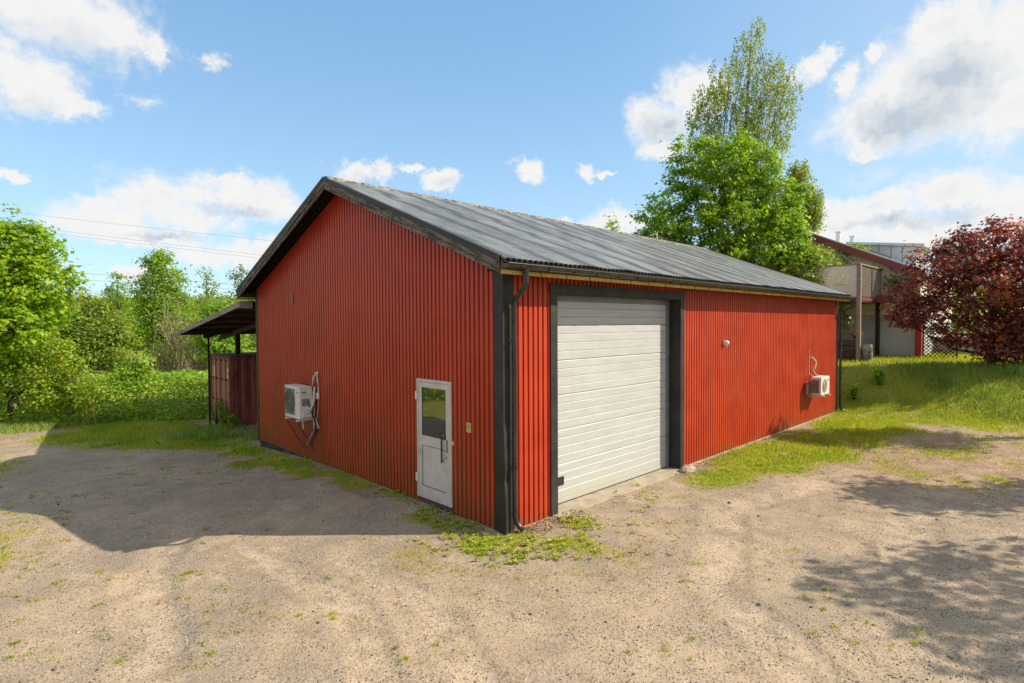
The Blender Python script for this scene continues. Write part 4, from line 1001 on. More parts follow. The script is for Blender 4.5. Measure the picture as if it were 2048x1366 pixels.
def crown_points(rng, lobes, ncl, per, cr, flat=0.6, shell=0.45):
    """lobes (x,y,z,rx,ry,rz); returns leaf positions, normals and cluster centres"""
    lo = np.array(lobes, float); wt = (lo[:, 3]*lo[:, 4]*lo[:, 5])**(2/3); wt /= wt.sum()
    ci = rng.choice(len(lo), ncl, p=wt); d = rng.normal(size=(ncl, 3)); d[:, 2] += 0.15
    d /= np.linalg.norm(d, axis=1, keepdims=True)
    rad = (shell + (1-shell)*rng.rand(ncl)**0.55)*(1+0.16*rng.normal(size=ncl).clip(-1.5, 1.8))
    C = lo[ci, :3] + d*rad[:, None]*lo[ci, 3:6]
    crs = cr*(0.6+0.9*rng.rand(ncl))
    cnt = rng.poisson(per, ncl).clip(3)
    k = np.repeat(np.arange(ncl), cnt)
    off = rng.normal(size=(len(k), 3)); off[:, 2] *= flat
    off *= (crs[k]*0.62)[:, None]
    Pp = C[k] + off
    nr = off/ (np.linalg.norm(off, axis=1, keepdims=True)+1e-6)*0.5 + d[k]*0.5 + np.array([0, 0, 0.75]) + 0.55*rng.normal(size=(len(k), 3))
    return Pp, nr, C, ci
def branches(mb, rng, base, top, tr, lobes, C, ci, ntw, lean=0.0):
    """trunk from base to top, limbs to the lobes, twigs to a share of the clusters"""
    base = np.array(base, float); top = np.array(top, float)
    n = 7; tp = []
    for i in range(n+1):
        f = i/n; p = base*(1-f)+top*f + np.array([math.sin(f*5+base[0])*0.05, math.cos(f*4+base[1])*0.05, 0])*np.linalg.norm(top-base)*0.25*f*(1-f)*2
        tp.append(p)
    mb.tube(tp, [tr*(1.25 if i == 0 else 1)*(1-0.85*i/n) for i in range(n+1)], 8)
    tp = np.array(tp)
    ends = []
    for lb in lobes:
        c = np.array(lb[:3], float)
        hz0 = base[2] + (c[2]-base[2])*0.45
        j = int(np.argmin(np.abs(tp[:, 2]-hz0))); s = tp[j]
        mid = s*0.5+c*0.5+np.array([0, 0, -0.06*np.linalg.norm(c-s)]) + rng.normal(size=3)*0.06*np.linalg.norm(c-s)
        r0 = max(tr*0.45*(1-0.6*j/n), 0.02)
        mb.tube([s, s*0.7+mid*0.3+rng.normal(size=3)*0.04, mid, c], [r0, r0*0.8, r0*0.55, r0*0.25], 6, cap=False)
        ends.append((s, mid, c, r0))
    for i in rng.choice(len(C), min(ntw, len(C)), replace=False):
        s, mid, c, r0 = ends[ci[i]]; f = rng.rand()
        a = mid*(1-f)+c*f; e = C[i]; m = (a+e)/2 + rng.normal(size=3)*0.08*np.linalg.norm(e-a)
        mb.tube([a, m, e], [max(r0*0.22, 0.012), max(r0*0.13, 0.008), 0.004], 3, cap=False)
def ldlobes(l, d, z0, lst):
    """lobes given as (dl, dd, z, rl, rd, rz) round a trunk at l,d"""
    out = []
    for a, b, z, r1, r2, r3 in lst:
        p = P(l+a, d+b, z0+z); out.append((p[0], p[1], p[2], (r1+r2)/2, (r1+r2)/2, r3))
    return out
def tree(name, label, cat, l, d, lst, top, tr, ncl, per, cr, size, shape, lm, bm, seed, ntw=60, group=None, topoff=(0, 0), flat=0.6, shell=0.45, z0=None):
    rng = np.random.RandomState(seed)
    x, y, _ = P(l, d); gz = hz_(x, y) if z0 is None else z0
    root = thing(name, label, cat, (x, y, gz), 0, group)
    lobes = ldlobes(l, d, gz, lst)
    Pp, nr, C, ci = crown_points(rng, lobes, ncl, per, cr, flat, shell)
    sz = size*(0.65+0.6*rng.rand(len(Pp)))
    off = np.array([x, y, gz])
    keep = Pp[:, 2] > gz+0.05
    leaves('crown', (Pp-off)[keep], nr[keep], sz[keep], shape, lm, rng, root)
    tx, ty, _ = P(l+topoff[0], d+topoff[1])
    mb = MB(); lo2 = [(a-x, b-y, c-gz) + tuple(r) for a, b, c, *r in lobes]
    branches(mb, rng, (0, 0, -0.3), (tx-x, ty-y, top), tr, lo2, C-off, ci, ntw)
    mb.build('trunk', bm, root)
    return root

# big maple on the left
tree('maple_tree', 'big leafy green maple at the left edge behind the bramble thicket', 'tree', -20.1, 22.5,
     [(0, 0, 6.2, 1.5, 1.5, 1.9), (1.0, 0, 6.9, 0.8, 0.8, 1.0), (1.4, -.2, 5.3, 1.3, 1.3, 1.2), (-1.3, 0, 5.6, 1.6, 1.6, 1.6), (0.8, -.6, 3.8, 1.6, 1.5, 1.4), (-1.2, -.5, 3.6, 1.8, 1.6, 1.5), (1.2, -.3, 2.7, .9, .9, .8), (-0.3, -.8, 2.0, 1.5, 1.3, 1.0), (-2.8, 0, 4.4, 1.7, 1.6, 1.9), (-0.8, -.3, 7.4, .7, .7, .7)],
     6.8, 0.20, 1000, 30, 0.36, 0.155, PALM, M['lf_maple'], M['bark'], 11, 120)
# fresh green maple behind the barn
tree('maple_tree', 'tall fresh green broadleaf tree rising behind the barn roof below the birch', 'tree', 11.6, 28.5,
     [(-3.9, -.3, 6.4, 1.2, 1.2, .8), (-4.5, 0, 7.1, .8, .7, .6), (-3.6, .2, 7.9, 1.1, 1.0, .7), (-3.0, 0, 9.1, .9, .9, .8), (-3.05, 0, 10.3, .42, .42, .8), (-1.9, 0, 10.2, .8, .8, .9), (-0.3, 0, 10.6, 1.0, 1.0, .75), (-0.9, -.3, 9.4, 1.3, 1.2, 1.0), (1.0, 0, 9.7, .9, .9, .8), (-1.6, 0, 8.0, 1.4, 1.4, 1.1), (0.4, .2, 8.3, 1.4, 1.4, 1.1), (2.0, -.2, 8.1, 1.1, 1.1, .9), (2.3, 0, 7.0, .9, .9, .9), (1.4, -.4, 6.8, 1.4, 1.3, 1.0), (-0.5, -.7, 6.8, 1.5, 1.3, 1.1), (-2.4, -.5, 6.4, 1.4, 1.3, 1.0), (-3.6, -.4, 5.2, 1.4, 1.2, .8), (-1.2, -.8, 5.3, 1.6, 1.3, 1.0), (1.0, -.9, 5.3, 1.6, 1.3, 1.0), (2.2, -.6, 5.6, 1.0, 1.0, 1.0), (-5.0, 0, 5.9, .7, .7, .5), (2.4, -.3, 4.6, .9, .9, .8)],
     9.6, 0.24, 900, 32, 0.29, 0.145, PALM, M['lf_linden'], M['bark'], 12, 260, shell=0.55)
tree('young_maple', 'low bright yellow-green tree between the barn roof end and the balcony', 'tree', 14.7, 27.2,
     [(-.9, 0, 4.2, 1.0, 1.0, 1.1), (0.1, 0, 4.6, .8, .8, .9), (0.5, -.1, 3.6, .75, .8, .9), (-.4, 0, 3.1, 1.1, 1.1, .9), (0.6, 0, 2.3, .6, .6, .6), (1.25, 0.2, 1.8, .5, .5, .6)],
     4.2, 0.09, 300, 22, 0.27, 0.13, PALM, M['lf_yellow'], M['bark'], 13, 60)
# copper maple on the right
tree('copper_maple', 'dark red copper-leaved maple spreading over the lawn at the right edge', 'tree', 19.1, 22.3,
     [(-1.7, 0, 3.9, 1.4, 1.4, 1.1), (-0.8, 0, 4.5, 1.2, 1.2, 1.0), (-1.4, 0, 4.95, .5, .5, .55), (0.6, 0, 4.8, 1.3, 1.3, .9), (-2.9, -.1, 3.0, 1.1, 1.0, .6), (-3.4, -.2, 2.15, .9, .8, .5), (-3.5, -.1, 1.75, .45, .45, .25), (-2.1, -.3, 2.2, 1.3, 1.2, .8), (-0.9, -.8, 3.0, 1.5, 1.4, 1.1), (0.7, -.9, 3.6, 1.6, 1.5, 1.3), (-1.5, -.5, 1.3, 1.1, 1.0, .55), (-0.2, -.7, 1.6, 1.1, 1.1, .7), (1.6, -.5, 2.2, 1.5, 1.3, 1.1), (2.2, 0, 4.2, 1.6, 1.6, 1.5), (0.2, 0, 5.55, .45, .45, .4), (0.3, -1.2, .75, 1.1, .7, .7), (-.8, -1.1, .75, 1.0, .7, .6), (1.5, -1.1, .9, 1.2, .8, .9), (0, -1.3, 1.5, 1.0, .7, .6)],
     4.8, 0.15, 1000, 26, 0.27, 0.12, PALM, M['lf_copper'], M['darkbark'], 14, 220, shell=0.55)

# birch: drooping strands of small leaves
def birch(name, label, l, d, lst, top, tr, nst, seed, topoff, lsz=0.13, group=None):
    rng = np.random.RandomState(seed); x, y, _ = P(l, d); gz = hz_(x, y)
    root = thing(name, label, 'tree', (x, y, gz), 0, group)
    lobes = ldlobes(l, d, 0, lst); lo = np.array(lobes)
    wt = (lo[:, 3]*lo[:, 4]*lo[:, 5])**(2/3); wt /= wt.sum()
    ci = rng.choice(len(lo), nst, p=wt); dd = rng.normal(size=(nst, 3)); dd /= np.linalg.norm(dd, axis=1, keepdims=True)
    C = lo[ci, :3] + dd*((0.25+0.75*rng.rand(nst)**0.6))[:, None]*lo[ci, 3:6]
    pos = []; nr = []
    for i in range(nst):
        ln = 0.5+1.3*rng.rand()*min(1, lo[ci[i], 5]/1.5); m = int(ln*18)+5; f = rng.rand(m)
        sway = rng.normal(size=2)*0.20
        p = np.stack([C[i, 0]+sway[0]*f*ln+0.07*rng.normal(size=m), C[i, 1]+sway[1]*f*ln+0.07*rng.normal(size=m), C[i, 2]-f*ln+0.04*rng.normal(size=m)], 1)
        pos.append(p); nr.append(rng.normal(size=(m, 3))+np.array([0, 0, 0.2]))
    pos = np.concatenate(pos); nr = np.concatenate(nr); off = np.array([x, y, gz])
    leaves('crown', pos-off, nr, lsz*(0.6+0.7*rng.rand(len(pos))), KITE, M['lf_birch'], rng, root, tip=np.array([0, 0, -1.0]))
    mb = MB(); lo2 = [(a-x, b-y, c-gz) + tuple(r) for a, b, c, *r in lobes]
    tx, ty, _ = P(l+topoff[0], d+topoff[1])
    branches(mb, rng, (0, 0, -0.3), (tx-x, ty-y, top-gz), tr, lo2, C-off, ci, 260)
    mb.build('trunk', M['birchbark'], root)
    return root
birch('birch_tree', 'tall slender birch with drooping twigs towering behind the barn', 14.6, 38,
      [(1.9, 0, 23.0, .55, .55, 1.0), (1.3, 0, 21.6, 1.1, 1.1, 1.3), (3.0, 0, 20.4, 1.2, 1.2, 1.3), (0.1, 0, 19.8, 1.8, 1.6, 1.4), (2.2, 0, 18.8, 1.6, 1.6, 1.5), (3.9, 0, 19.0, 1.1, .9, 1.2), (3.6, 0, 17.2, 1.0, .9, 1.2), (-1.2, 0, 18.3, 1.4, 1.3, 1.3), (-2.0, 0, 17.4, .8, .8, 1.0), (0.5, 0, 17.2, 1.7, 1.7, 1.6), (2.3, 0, 16.6, 1.6, 1.6, 1.6), (-1.5, 0, 16.2, 1.2, 1.2, 1.4), (-0.6, 0, 14.8, 1.6, 1.6, 1.5), (1.4, 0, 14.4, 1.6, 1.6, 1.5), (2.9, 0, 14.9, 1.0, 1.0, .9), (3.6, 0, 15.6, .5, .5, .5), (0.0, 0, 12.6, 1.9, 1.9, 1.4), (2.4, 0, 12.8, 1.4, 1.3, 1.2), (2.8, 0, 11.4, 1.1, 1.1, 1.2), (-2.0, 0, 14.6, .8, .8, 1.2)],
      22.5, 0.22, 1080, 21, (1.5, 0), 0.145)
birch('birch_tree', 'smaller birch leaning out to the right of the tall birch', 16.8, 37,
      [(2.0, 0, 13.2, .7, .7, .8), (1.6, 0, 11.9, .8, .8, .8), (2.9, 0, 11.4, .75, .75, .9), (3.1, 0, 10.4, .5, .5, .8), (1.2, 0, 10.6, .9, .9, .9), (2.1, 0, 9.6, .7, .7, .8)],
      12.2, 0.10, 560, 22, (1.6, 0), 0.15)

# trees across the field, each its own
def ftree(name, label, l, d, h, r, lm, seed, bm=None, ncl=230, per=20, size=0.30, cr=0.50, low=0.05, group='trees beyond the field', slim=1.0, cat='tree', shape=KITE):
    rs = np.random.RandomState(seed+500); lst = []
    n = 7
    for i in range(n):
        f = i/(n-1); z = h*(low+0.12) + (h*(1-low)-h*0.22)*f
        rr = r*(0.62+0.5*math.sin(PI*min(1, (1-f)*0.85+0.12)))*(1.0 if f < 0.8 else 0.72)
        lst.append(((rs.rand()-0.5)*r*0.9, (rs.rand()-0.5)*r*0.6, z, rr*0.8, rr*0.8, max(h*0.11, rr*0.65)))
    lst.append(((rs.rand()-0.5)*0.3*r, 0, h*0.93, r*0.28, r*0.28, h*0.07))
    return tree(name, label, cat, l, d, lst, h*0.9, 0.03*h*0.6, ncl, per, cr, size, shape, lm, bm or M['bark'], seed, 50, group, shell=0.35)
ftree('oak_tree', 'dense bright green oval tree standing tall in the middle of the field edge', -32.8, 52, 10.9, 2.5, M['lf_mid'], 31, ncl=700, per=26, size=0.25)
ftree('broadleaf_tree', 'rounded darker treetop just left of the tall oval tree', -46.3, 66, 10.2, 2.3, M['lf_mid'], 32, ncl=160)
ftree('poplar_tree', 'airy green treetop between the oval tree and the barn', -32.6, 60, 9.8, 2.2, M['lf_light'], 33, ncl=130, per=12)
ftree('willow_tree', 'feathery grey-green tree close behind the bargeboard of the barn', -30.8, 64, 10.8, 2.6, M['lf_blue'], 34, ncl=170, per=14)
ftree('willow_tree', 'pale grey-green willow behind the bushes near the big maple', -37.6, 47, 5.4, 2.0, M['lf_light'], 35, ncl=150)
ftree('young_ash', 'light green young tree left of the tall oval tree in the field', -36.2, 48, 6.3, 2.3, M['lf_light'], 36, ncl=220)
ftree('young_ash', 'light green bushy tree touching the foot of the oval tree', -33.4, 47, 4.6, 1.9, M['lf_light'], 37, ncl=180)
ftree('alder_tree', 'green alder seen through the open shelter under its beam', -21.5, 41, 5.6, 2.2, M['lf_mid'], 38, ncl=200)
ftree('spruce_tree', 'dark conifer top furthest left above the far wood', -64, 84, 9.5, 1.6, M['lf_dark'], 39, ncl=120, slim=0.6)
ftree('spruce_tree', 'dark conifer top beside the rounded treetop', -60, 84, 10.2, 1.5, M['lf_dark'], 40, ncl=120)
ftree('spruce_tree', 'tan-green pine top between the two dark conifers', -62, 80, 9.0, 2.2, M['lf_tan'], 41, ncl=120)
ftree('distant_tree', 'single small treetop peeping over the barn ridge', 10.8, 60, 13.3, .9, M['lf_mid'], 42, ncl=120, group=None)
birch('birch_tree', 'distant pale birch tops behind the red-leaved maple, left one', 46.2, 60, [(0, 0, 11.5, 1.0, 1.0, 1.3), (0.3, 0, 9.8, 1.4, 1.4, 1.4), (-.3, 0, 8.2, 1.6, 1.6, 1.4)], 12.0, 0.12, 110, 43, (0, 0), 0.2)
birch('birch_tree', 'distant pale birch tops behind the red-leaved maple, right one', 48.2, 60, [(0, 0, 11.6, .8, .8, 1.2), (0.2, 0, 10.0, 1.2, 1.2, 1.3), (0, 0, 8.2, 1.5, 1.5, 1.4)], 12.0, 0.12, 90, 44, (0, 0), 0.2)

# twiggy pale shrubs with few leaves near the shelter
def bare(name, label, l, d, h, r, seed, nb, lm, nl):
    rng = np.random.RandomState(seed); x, y, _ = P(l, d); gz = hz_(x, y)
    root = thing(name, label, 'shrub', (x, y, gz), 0, 'pale twiggy shrubs by the field'); mb = MB(); tips = []
    for i in range(nb):
        an = rng.rand()*2*PI; rr = r*rng.rand()**0.6; tipp = np.array([rr*math.cos(an), rr*math.sin(an), h*(0.55+0.45*rng.rand())])
        b0 = np.array([0.25*r*rng.normal(), 0.25*r*rng.normal(), -0.1]); mid = b0*0.5+tipp*0.5+rng.normal(size=3)*0.12*h*0.5
        mb.tube([b0, mid, tipp], [0.05, 0.035, 0.012], 4, cap=False)
        for k in range(7):
            f = 0.3+0.7*rng.rand(); s = b0*(1-f)**2+2*mid*f*(1-f)+tipp*f*f; e = s+rng.normal(size=3)*np.array([.5, .5, .35])*h*0.13+np.array([0, 0, h*0.06])
            mb.tube([s, (s+e)/2+rng.normal(size=3)*0.05, e], [0.018, 0.012, 0.006], 3, cap=False); tips.append(e)
    mb.build('branches', M['palebark'], root)
    tips = np.array(tips); k = rng.choice(len(tips), nl); pp = tips[k]+rng.normal(size=(nl, 3))*0.25
    leaves('foliage', pp, rng.normal(size=(nl, 3))+np.array([0, 0, .6]), 0.13*(0.6+0.8*rng.rand(nl)), KITE, lm, rng, root)
bare('twiggy_shrub', 'tall pale bare-branched shrub rising left of the shelter post', -26.6, 45, 6.2, 2.0, 51, 30, M['lf_tan'], 1400)
bare('twiggy_shrub', 'pale bare-branched shrub seen beneath the shelter roof', -23.6, 43, 5.2, 2.2, 52, 34, M['lf_light'], 1300)
bare('twiggy_shrub', 'low pale twiggy shrub at the end of the railway behind the container', -25.2, 41, 3.2, 1.4, 53, 22, M['lf_light'], 700)

# shrubs and the sapling in front of the big maple
tree('tall_shrub', 'yellow-green bushy shrub at the right foot of the big maple', 'shrub', -17.0, 21.4,
     [(-.3, 0, 2.7, .7, .7, .7), (-.9, 0, 1.9, .9, .9, .8), (0.2, 0, 1.9, .6, .6, .6), (-.5, -.2, 1.1, .9, .9, .6), (0.4, 0, 1.0, .5, .5, .4)], 2.6, 0.05, 230, 22, 0.30, 0.13, KITE, M['lf_yellow'], M['orangebark'], 61, 40)
tree('tall_shrub', 'bright leafy shrub spike standing up above the bramble thicket', 'shrub', -15.8, 23.5,
     [(0, 0, 2.2, .4, .4, .5), (-.3, 0, 1.7, .6, .6, .5), (0.4, 0, 1.5, .6, .6, .4)], 2.0, 0.03, 90, 20, 0.28, 0.13, KITE, M['lf_bramble'], M['bark'], 62, 20)
mb = MB(); sx, sy, _ = P(-15.9, 20.9); sz_ = hz_(sx, sy)
sp = thing('sapling', 'thin young sapling with two orange-brown stems in front of the shrub', 'sapling', (sx, sy, sz_))
mb.tube([(0, 0, -.1), (0.03, 0, .5), (0, .05, 1.2), (0.05, 0, 1.9)], [.045, .035, .025, .01], 6); mb.tube([(0.22, -.18, -.1), (.2, -.15, .6), (.3, -.2, 1.3)], [.03, .022, .01], 6); mb.build('stem', M['orangebark'], sp)
rng = np.random.RandomState(63); pp = np.stack([rng.normal(size=420)*.28, rng.normal(size=420)*.28, 1.35+rng.normal(size=420)*.33], 1)
leaves('foliage', pp, rng.normal(size=(420, 3))+np.array([0, 0, .8]), .12*(.6+.8*rng.rand(420)), KITE, M['lf_yellow'], rng, sp)

# bramble thicket: one leafy mass
def thicket(name, label, region, n, hfun, size, material, seed, cat='thicket', shape=KITE, group=None):
    rng = np.random.RandomState(seed); l0, l1, d0, d1 = region
    l = l0+(l1-l0)*rng.rand(n); d = d0+(d1-d0)*rng.rand(n)
    x = CAM.x+RH[0]*l+FH[0]*d; y = CAM.y+RH[1]*l+FH[1]*d
    h = hfun(l, d, x, y); g = height(x, y)
    fr = np.where(d < 24.2, rng.rand(n)**1.1, 0.35*rng.rand(n)**2)
    z = g+h*(1-fr) ; k = h > 0.05
    pos = np.stack([x, y, z], 1)[k]; m = k.sum()
    o = leaves(name, pos, rng.normal(size=(m, 3))*0.6+np.array([-FH[0]*0.35, -FH[1]*0.35, 0.9]), size*(0.6+0.8*rng.rand(m)), shape, material, rng)
    tag(o, label, cat, group, 'stuff'); return o
def hb(l, d, x, y):
    edge = 21.3 + (fbm(x, y, 0.35, 3)-0.5)*1.6 + sstep(l, -13.6, -11.5)*0.9
    return (1.45*sstep(d, edge, edge+1.1)+0.10)*(d > edge)*(0.86+0.22*fbm(x, y, 0.9, 3)) * (1-0.25*sstep(d, 27, 31))
thicket('bramble_thicket', 'long low thicket of bright green brambles between the gravel and the railway', (-30, -9, 20.5, 30), 85000, hb, 0.13, M['lf_bramble'], 71)
# far wood that reads as one mass
def fw(l, d, x, y): return 0*l + 1
rng = np.random.RandomState(72)
n = 26000
l = -120+125*rng.rand(n); d = 88+26*rng.rand(n)
x = CAM.x+RH[0]*l+FH[0]*d; y = CAM.y+RH[1]*l+FH[1]*d
hh = (5.5+4.0*fbm(x, y, 0.09, 3)+1.5*fbm(x, y, 0.4, 2))*(1-0.0*d)
z = height(x, y)+hh*rng.rand(n)**0.7
o = leaves('distant_wood', np.stack([x, y, z], 1), rng.normal(size=(n, 3))+np.array([0, 0, 1.]), 0.9*(.6+.8*rng.rand(n)), TUFT, M['lf_mid'], rng)
tag(o, 'continuous far-off green wood behind the field trees', 'wood', None, 'stuff')
n = 9000
l = 5+130*rng.rand(n); d = 75+20*rng.rand(n)
x = CAM.x+RH[0]*l+FH[0]*d; y = CAM.y+RH[1]*l+FH[1]*d
z = height(x, y)+(5.5+3*fbm(x, y, 0.09, 3))*rng.rand(n)**0.7
o = leaves('distant_wood', np.stack([x, y, z], 1), rng.normal(size=(n, 3))+np.array([0, 0, 1.]), 1.1*(.6+.8*rng.rand(n)), TUFT, M['lf_mid'], rng)
tag(o, 'low distant wood behind the neighbouring house', 'wood', None, 'stuff')

# creeper on the shelter ridge
cr_ = thing('creeper', 'bright green creeper growing over the shelter ridge below the barn eave', 'creeper', (0.1, 10.7, 3.9))
rng = np.random.RandomState(73); n = 700; yy = rng.rand(n)*1.6-0.1; xx = rng.rand(n)*3.0-0.2
pp = np.stack([xx, yy, -0.14*yy+0.03+0.10*rng.rand(n)**1.5], 1)
leaves('foliage', pp, rng.normal(size=(n, 3))*.6+np.array([-.3, -.2, .8]), .09*(.6+.8*rng.rand(n)), PALM, M['lf_yellow'], rng, cr_)
mb = MB(); mb.tube([(0, 0, 0.0), (0.8, 0.3, 0.02), (1.6, 0.2, 0.04), (2.6, 0.5, 0.0)], 0.015, 5); mb.build('stem', M['bark'], cr_)

# ------------------------------------------------------------------ grass blades
def blades(name, label, xs, ys, hgt, wid, material, seed, cat='grass', lean=0.35):
    rng = np.random.RandomState(seed); n = len(xs); z = height(xs, ys)
    an = rng.rand(n)*2*PI; wx = np.cos(an)*wid/2; wy = np.sin(an)*wid/2
    la = rng.rand(n)*2*PI; ln = hgt*lean*(0.3+rng.rand(n))
    mx = xs+np.cos(la)*ln*0.35; my = ys+np.sin(la)*ln*0.35; tx = xs+np.cos(la)*ln; ty = ys+np.sin(la)*ln
    V = np.stack([np.stack([xs-wx, ys-wy, z-0.01], 1), np.stack([xs+wx, ys+wy, z-0.01], 1), np.stack([mx+wx*.7, my+wy*.7, z+hgt*.6], 1), np.stack([tx, ty, z+hgt], 1), np.stack([mx-wx*.7, my-wy*.7, z+hgt*.6], 1)], 1)
    o = np_mesh(name, V.reshape(-1, 3), [np.arange(n*5).reshape(n, 5)], material)
    tag(o, label, cat, None, 'stuff'); return o
def sample(region, n, seed, fun):
    rng = np.random.RandomState(seed); l0, l1, d0, d1 = region
    l = l0+(l1-l0)*rng.rand(n); d = d0+(d1-d0)*rng.rand(n)
    x = CAM.x+RH[0]*l+FH[0]*d; y = CAM.y+RH[1]*l+FH[1]*d
    k = (rng.rand(n) < fun(l, d, x, y)) & (np.abs(l) < d*0.98+0.6) & ~((x > -0.02) & (y > -0.02) & (x < L) & (y < W))
    return x[k], y[k], l[k], d[k]
gfun = lambda l, d, x, y: grass_at(x, y)**1.4
x, y, l, d = sample((-9, 10, 5.2, 12.5), 330000, 81, gfun); r_ = np.random.RandomState(1).rand(len(x))
blades('lawn_grass', 'short patchy green grass sprouting from the gravel round the near barn corner', x, y, 0.018+0.050*r_*np.clip(grass_at(x, y), .2, 1), 0.007, M['grassblade'], 82)
x, y, l, d = sample((-22, 19, 12.5, 22), 420000, 83, lambda l, d, x, y: gfun(l, d, x, y)*0.9); r_ = np.random.RandomState(2).rand(len(x))
blades('lawn_grass', 'grass along the barn side, on the bank and on the shaded strip by the container', x, y, 0.03+0.075*r_, 0.012, M['grassblade'], 84)
x, y, l, d = sample((-30, 36, 22, 40), 160000, 85, lambda l, d, x, y: gfun(l, d, x, y)*0.9); r_ = np.random.RandomState(3).rand(len(x))
blades('lawn_grass', 'grass of the far lawn near the house', x, y, 0.05+0.10*r_, 0.022, M['grassblade'], 86)
# scattered yellow-green tufts in the gravel
rng = np.random.RandomState(131); tx = []; ty = []
for _ in range(900):
    dd = 5.2+8.5*rng.rand(); ll = (rng.rand()*2-1)*dd*0.95; q = P(ll, dd)
    if (q[0] > -.1 and q[1] > -.1) or vnoise(q[0], q[1], 0.8) < 0.62-0.30*(ll < -0.5*dd) or track_at(np.array(q[0]), np.array(q[1])) > .3: continue
    m = rng.randint(10, 55); r0 = 0.02+0.06*rng.rand(); a = rng.rand(m)*2*PI; k = r0*rng.rand(m)**.7
    tx.append(q[0]+k*np.cos(a)*1.4); ty.append(q[1]+k*np.sin(a))
tx = np.concatenate(tx); ty = np.concatenate(ty)
blades('grass_tufts', 'small scattered yellow-green grass tufts dotting the open gravel', tx, ty, 0.012+0.022*rng.rand(len(tx)), 0.007, M['grassblade'], 132, lean=0.9)
# dry thatch stalks around the patches
x, y, l, d = sample((-9, 12, 5.2, 14), 160000, 87, lambda l, d, x, y: 0.5*sstep(grass_at(x, y), 0.04, 0.3)*sstep(grass_at(x, y), 1.0, 0.45)); r_ = np.random.RandomState(4).rand(len(x))
blades('dry_grass', 'straw-coloured dry grass lying between the green patches', x, y, 0.010+0.025*r_, 0.006, M['strawblade'], 88, lean=1.6)
# tall grass on the bank to the right and at the shelter
def tallf(l, d, x, y):
    toe = np.maximum(19.9-(l-11.5)*0.95, 13.0)
    return sstep(l, 14.3, 16.2)*sstep(d-toe, 0.6, 1.8)*(0.25+0.75*sstep(fbm(x, y, 0.8, 3), 0.42, 0.6))*(1-sstep(d, 21.5, 23))
x, y, l, d = sample((14, 24, 13.5, 23), 130000, 89, tallf); r_ = np.random.RandomState(5).rand(len(x))
blades('tall_grass', 'long uncut grass on the bank at the right edge', x, y, 0.08+0.24*r_, 0.010, M['tallgrass'], 90, lean=0.55)
def tallb(l, d, x, y):
    return 0.8*sstep(np.hypot((x+0.3)/1.9, (y-13.6)/2.6), 1.2, 0.6)*sstep(fbm(x, y, 1.0, 3), 0.4, 0.6) + 0.8*sstep(np.abs(y-20.6), 1.3, 0.4)*sstep(x, 0.5, -1.5)*(x > -12)
x, y, l, d = sample((-22, -6, 13, 24), 120000, 91, tallb); r_ = np.random.RandomState(6).rand(len(x))
blades('tall_grass', 'lush longer grass in front of the container and along the thicket foot', x, y, 0.08+0.24*r_, 0.014, M['tallgrass'], 92, lean=0.6)
# low leafy weeds
def weeds(name, label, spots, seed, size, material):
    rng = np.random.RandomState(seed); pos = []; nr = []; tip = []; sz = []
    for (x, y, r, n) in spots:
        for _ in range(n):
            a = rng.rand()*2*PI; q = r*rng.rand()**.6; px, py = x+q*math.cos(a), y+q*math.sin(a); gz = hz_(px, py)
            for k in range(rng.randint(5, 9)):
                b = rng.rand()*2*PI; pos.append((px, py, gz+0.01+0.03*rng.rand())); tip.append((math.cos(b), math.sin(b), 0.5)); nr.append((-math.cos(b)*.4, -math.sin(b)*.4, 1)); sz.append(size*(.6+.8*rng.rand()))
    o = leaves(name, np.array(pos), np.array(nr), np.array(sz), SLIM, material, rng, tip=np.array(tip)*2.0)
    return tag(o, label, 'weeds', None, 'stuff')
weeds('weeds', 'low leafy weeds in the gravel around the near corner and below the garage', [(-0.55, -0.35, .55, 90), (-0.1, -0.75, .5, 80), (0.35, -1.1, .5, 30), (1.15, -0.55, .36, 60), (-1.0, .2, .6, 20), (0.9, -1.5, .8, 16), (-0.45, 0.6, .4, 60), (-0.25, 1.4, .4, 50), (3.4, -.35, .5, 12), (2.6, -.45, .6, 16), (-.2, 3, .4, 20), (5.2, -.9, .8, 40), (7, -1.2, 1.2, 90), (1.7, -1.2, .8, 14)], 93, 0.055, M['grassblade'])
def bigweed(label, x, y, h, n, seed):
    rng = np.random.RandomState(seed); gz = hz_(x, y); t = thing('weed_plant', label, 'plant', (x, y, gz)); mb = MB(); pos = []
    for i in range(n):
        a = rng.rand()*2*PI; e = np.array([.22*h*math.cos(a), .22*h*math.sin(a), h*(.6+.4*rng.rand())]); mb.tube([(0, 0, -.05), e*.5+rng.normal(size=3)*.03, e], [.010, .008, .004], 4, cap=False)
        for k in range(26): f = .25+.75*rng.rand(); pos.append(e*f+rng.normal(size=3)*.06)
    mb.build('stem', M['darkbark'], t); pos = np.array(pos)
    leaves('foliage', pos, rng.normal(size=(len(pos), 3))+np.array([0, 0, .8]), .085*(.6+.8*rng.rand(len(pos))), KITE, M['lf_mid'], rng, t)
bigweed('spindly weed growing up against the container doors', 0.75, 16.3, 1.15, 9, 94)
bigweed('second weed against the container doors nearer its corner', 0.8, 15.75, 0.9, 9, 95)
bigweed('low dark weed at the corner of the container', 0.95, 15.2, 0.5, 12, 96)
bigweed('bushy nettle clump below the end of the barn by the far downpipe', 17.6, -0.2, 0.55, 16, 97)
bigweed('nettle clump on the slope right of the far downpipe', 18.9, -0.7, 0.6, 18, 98)

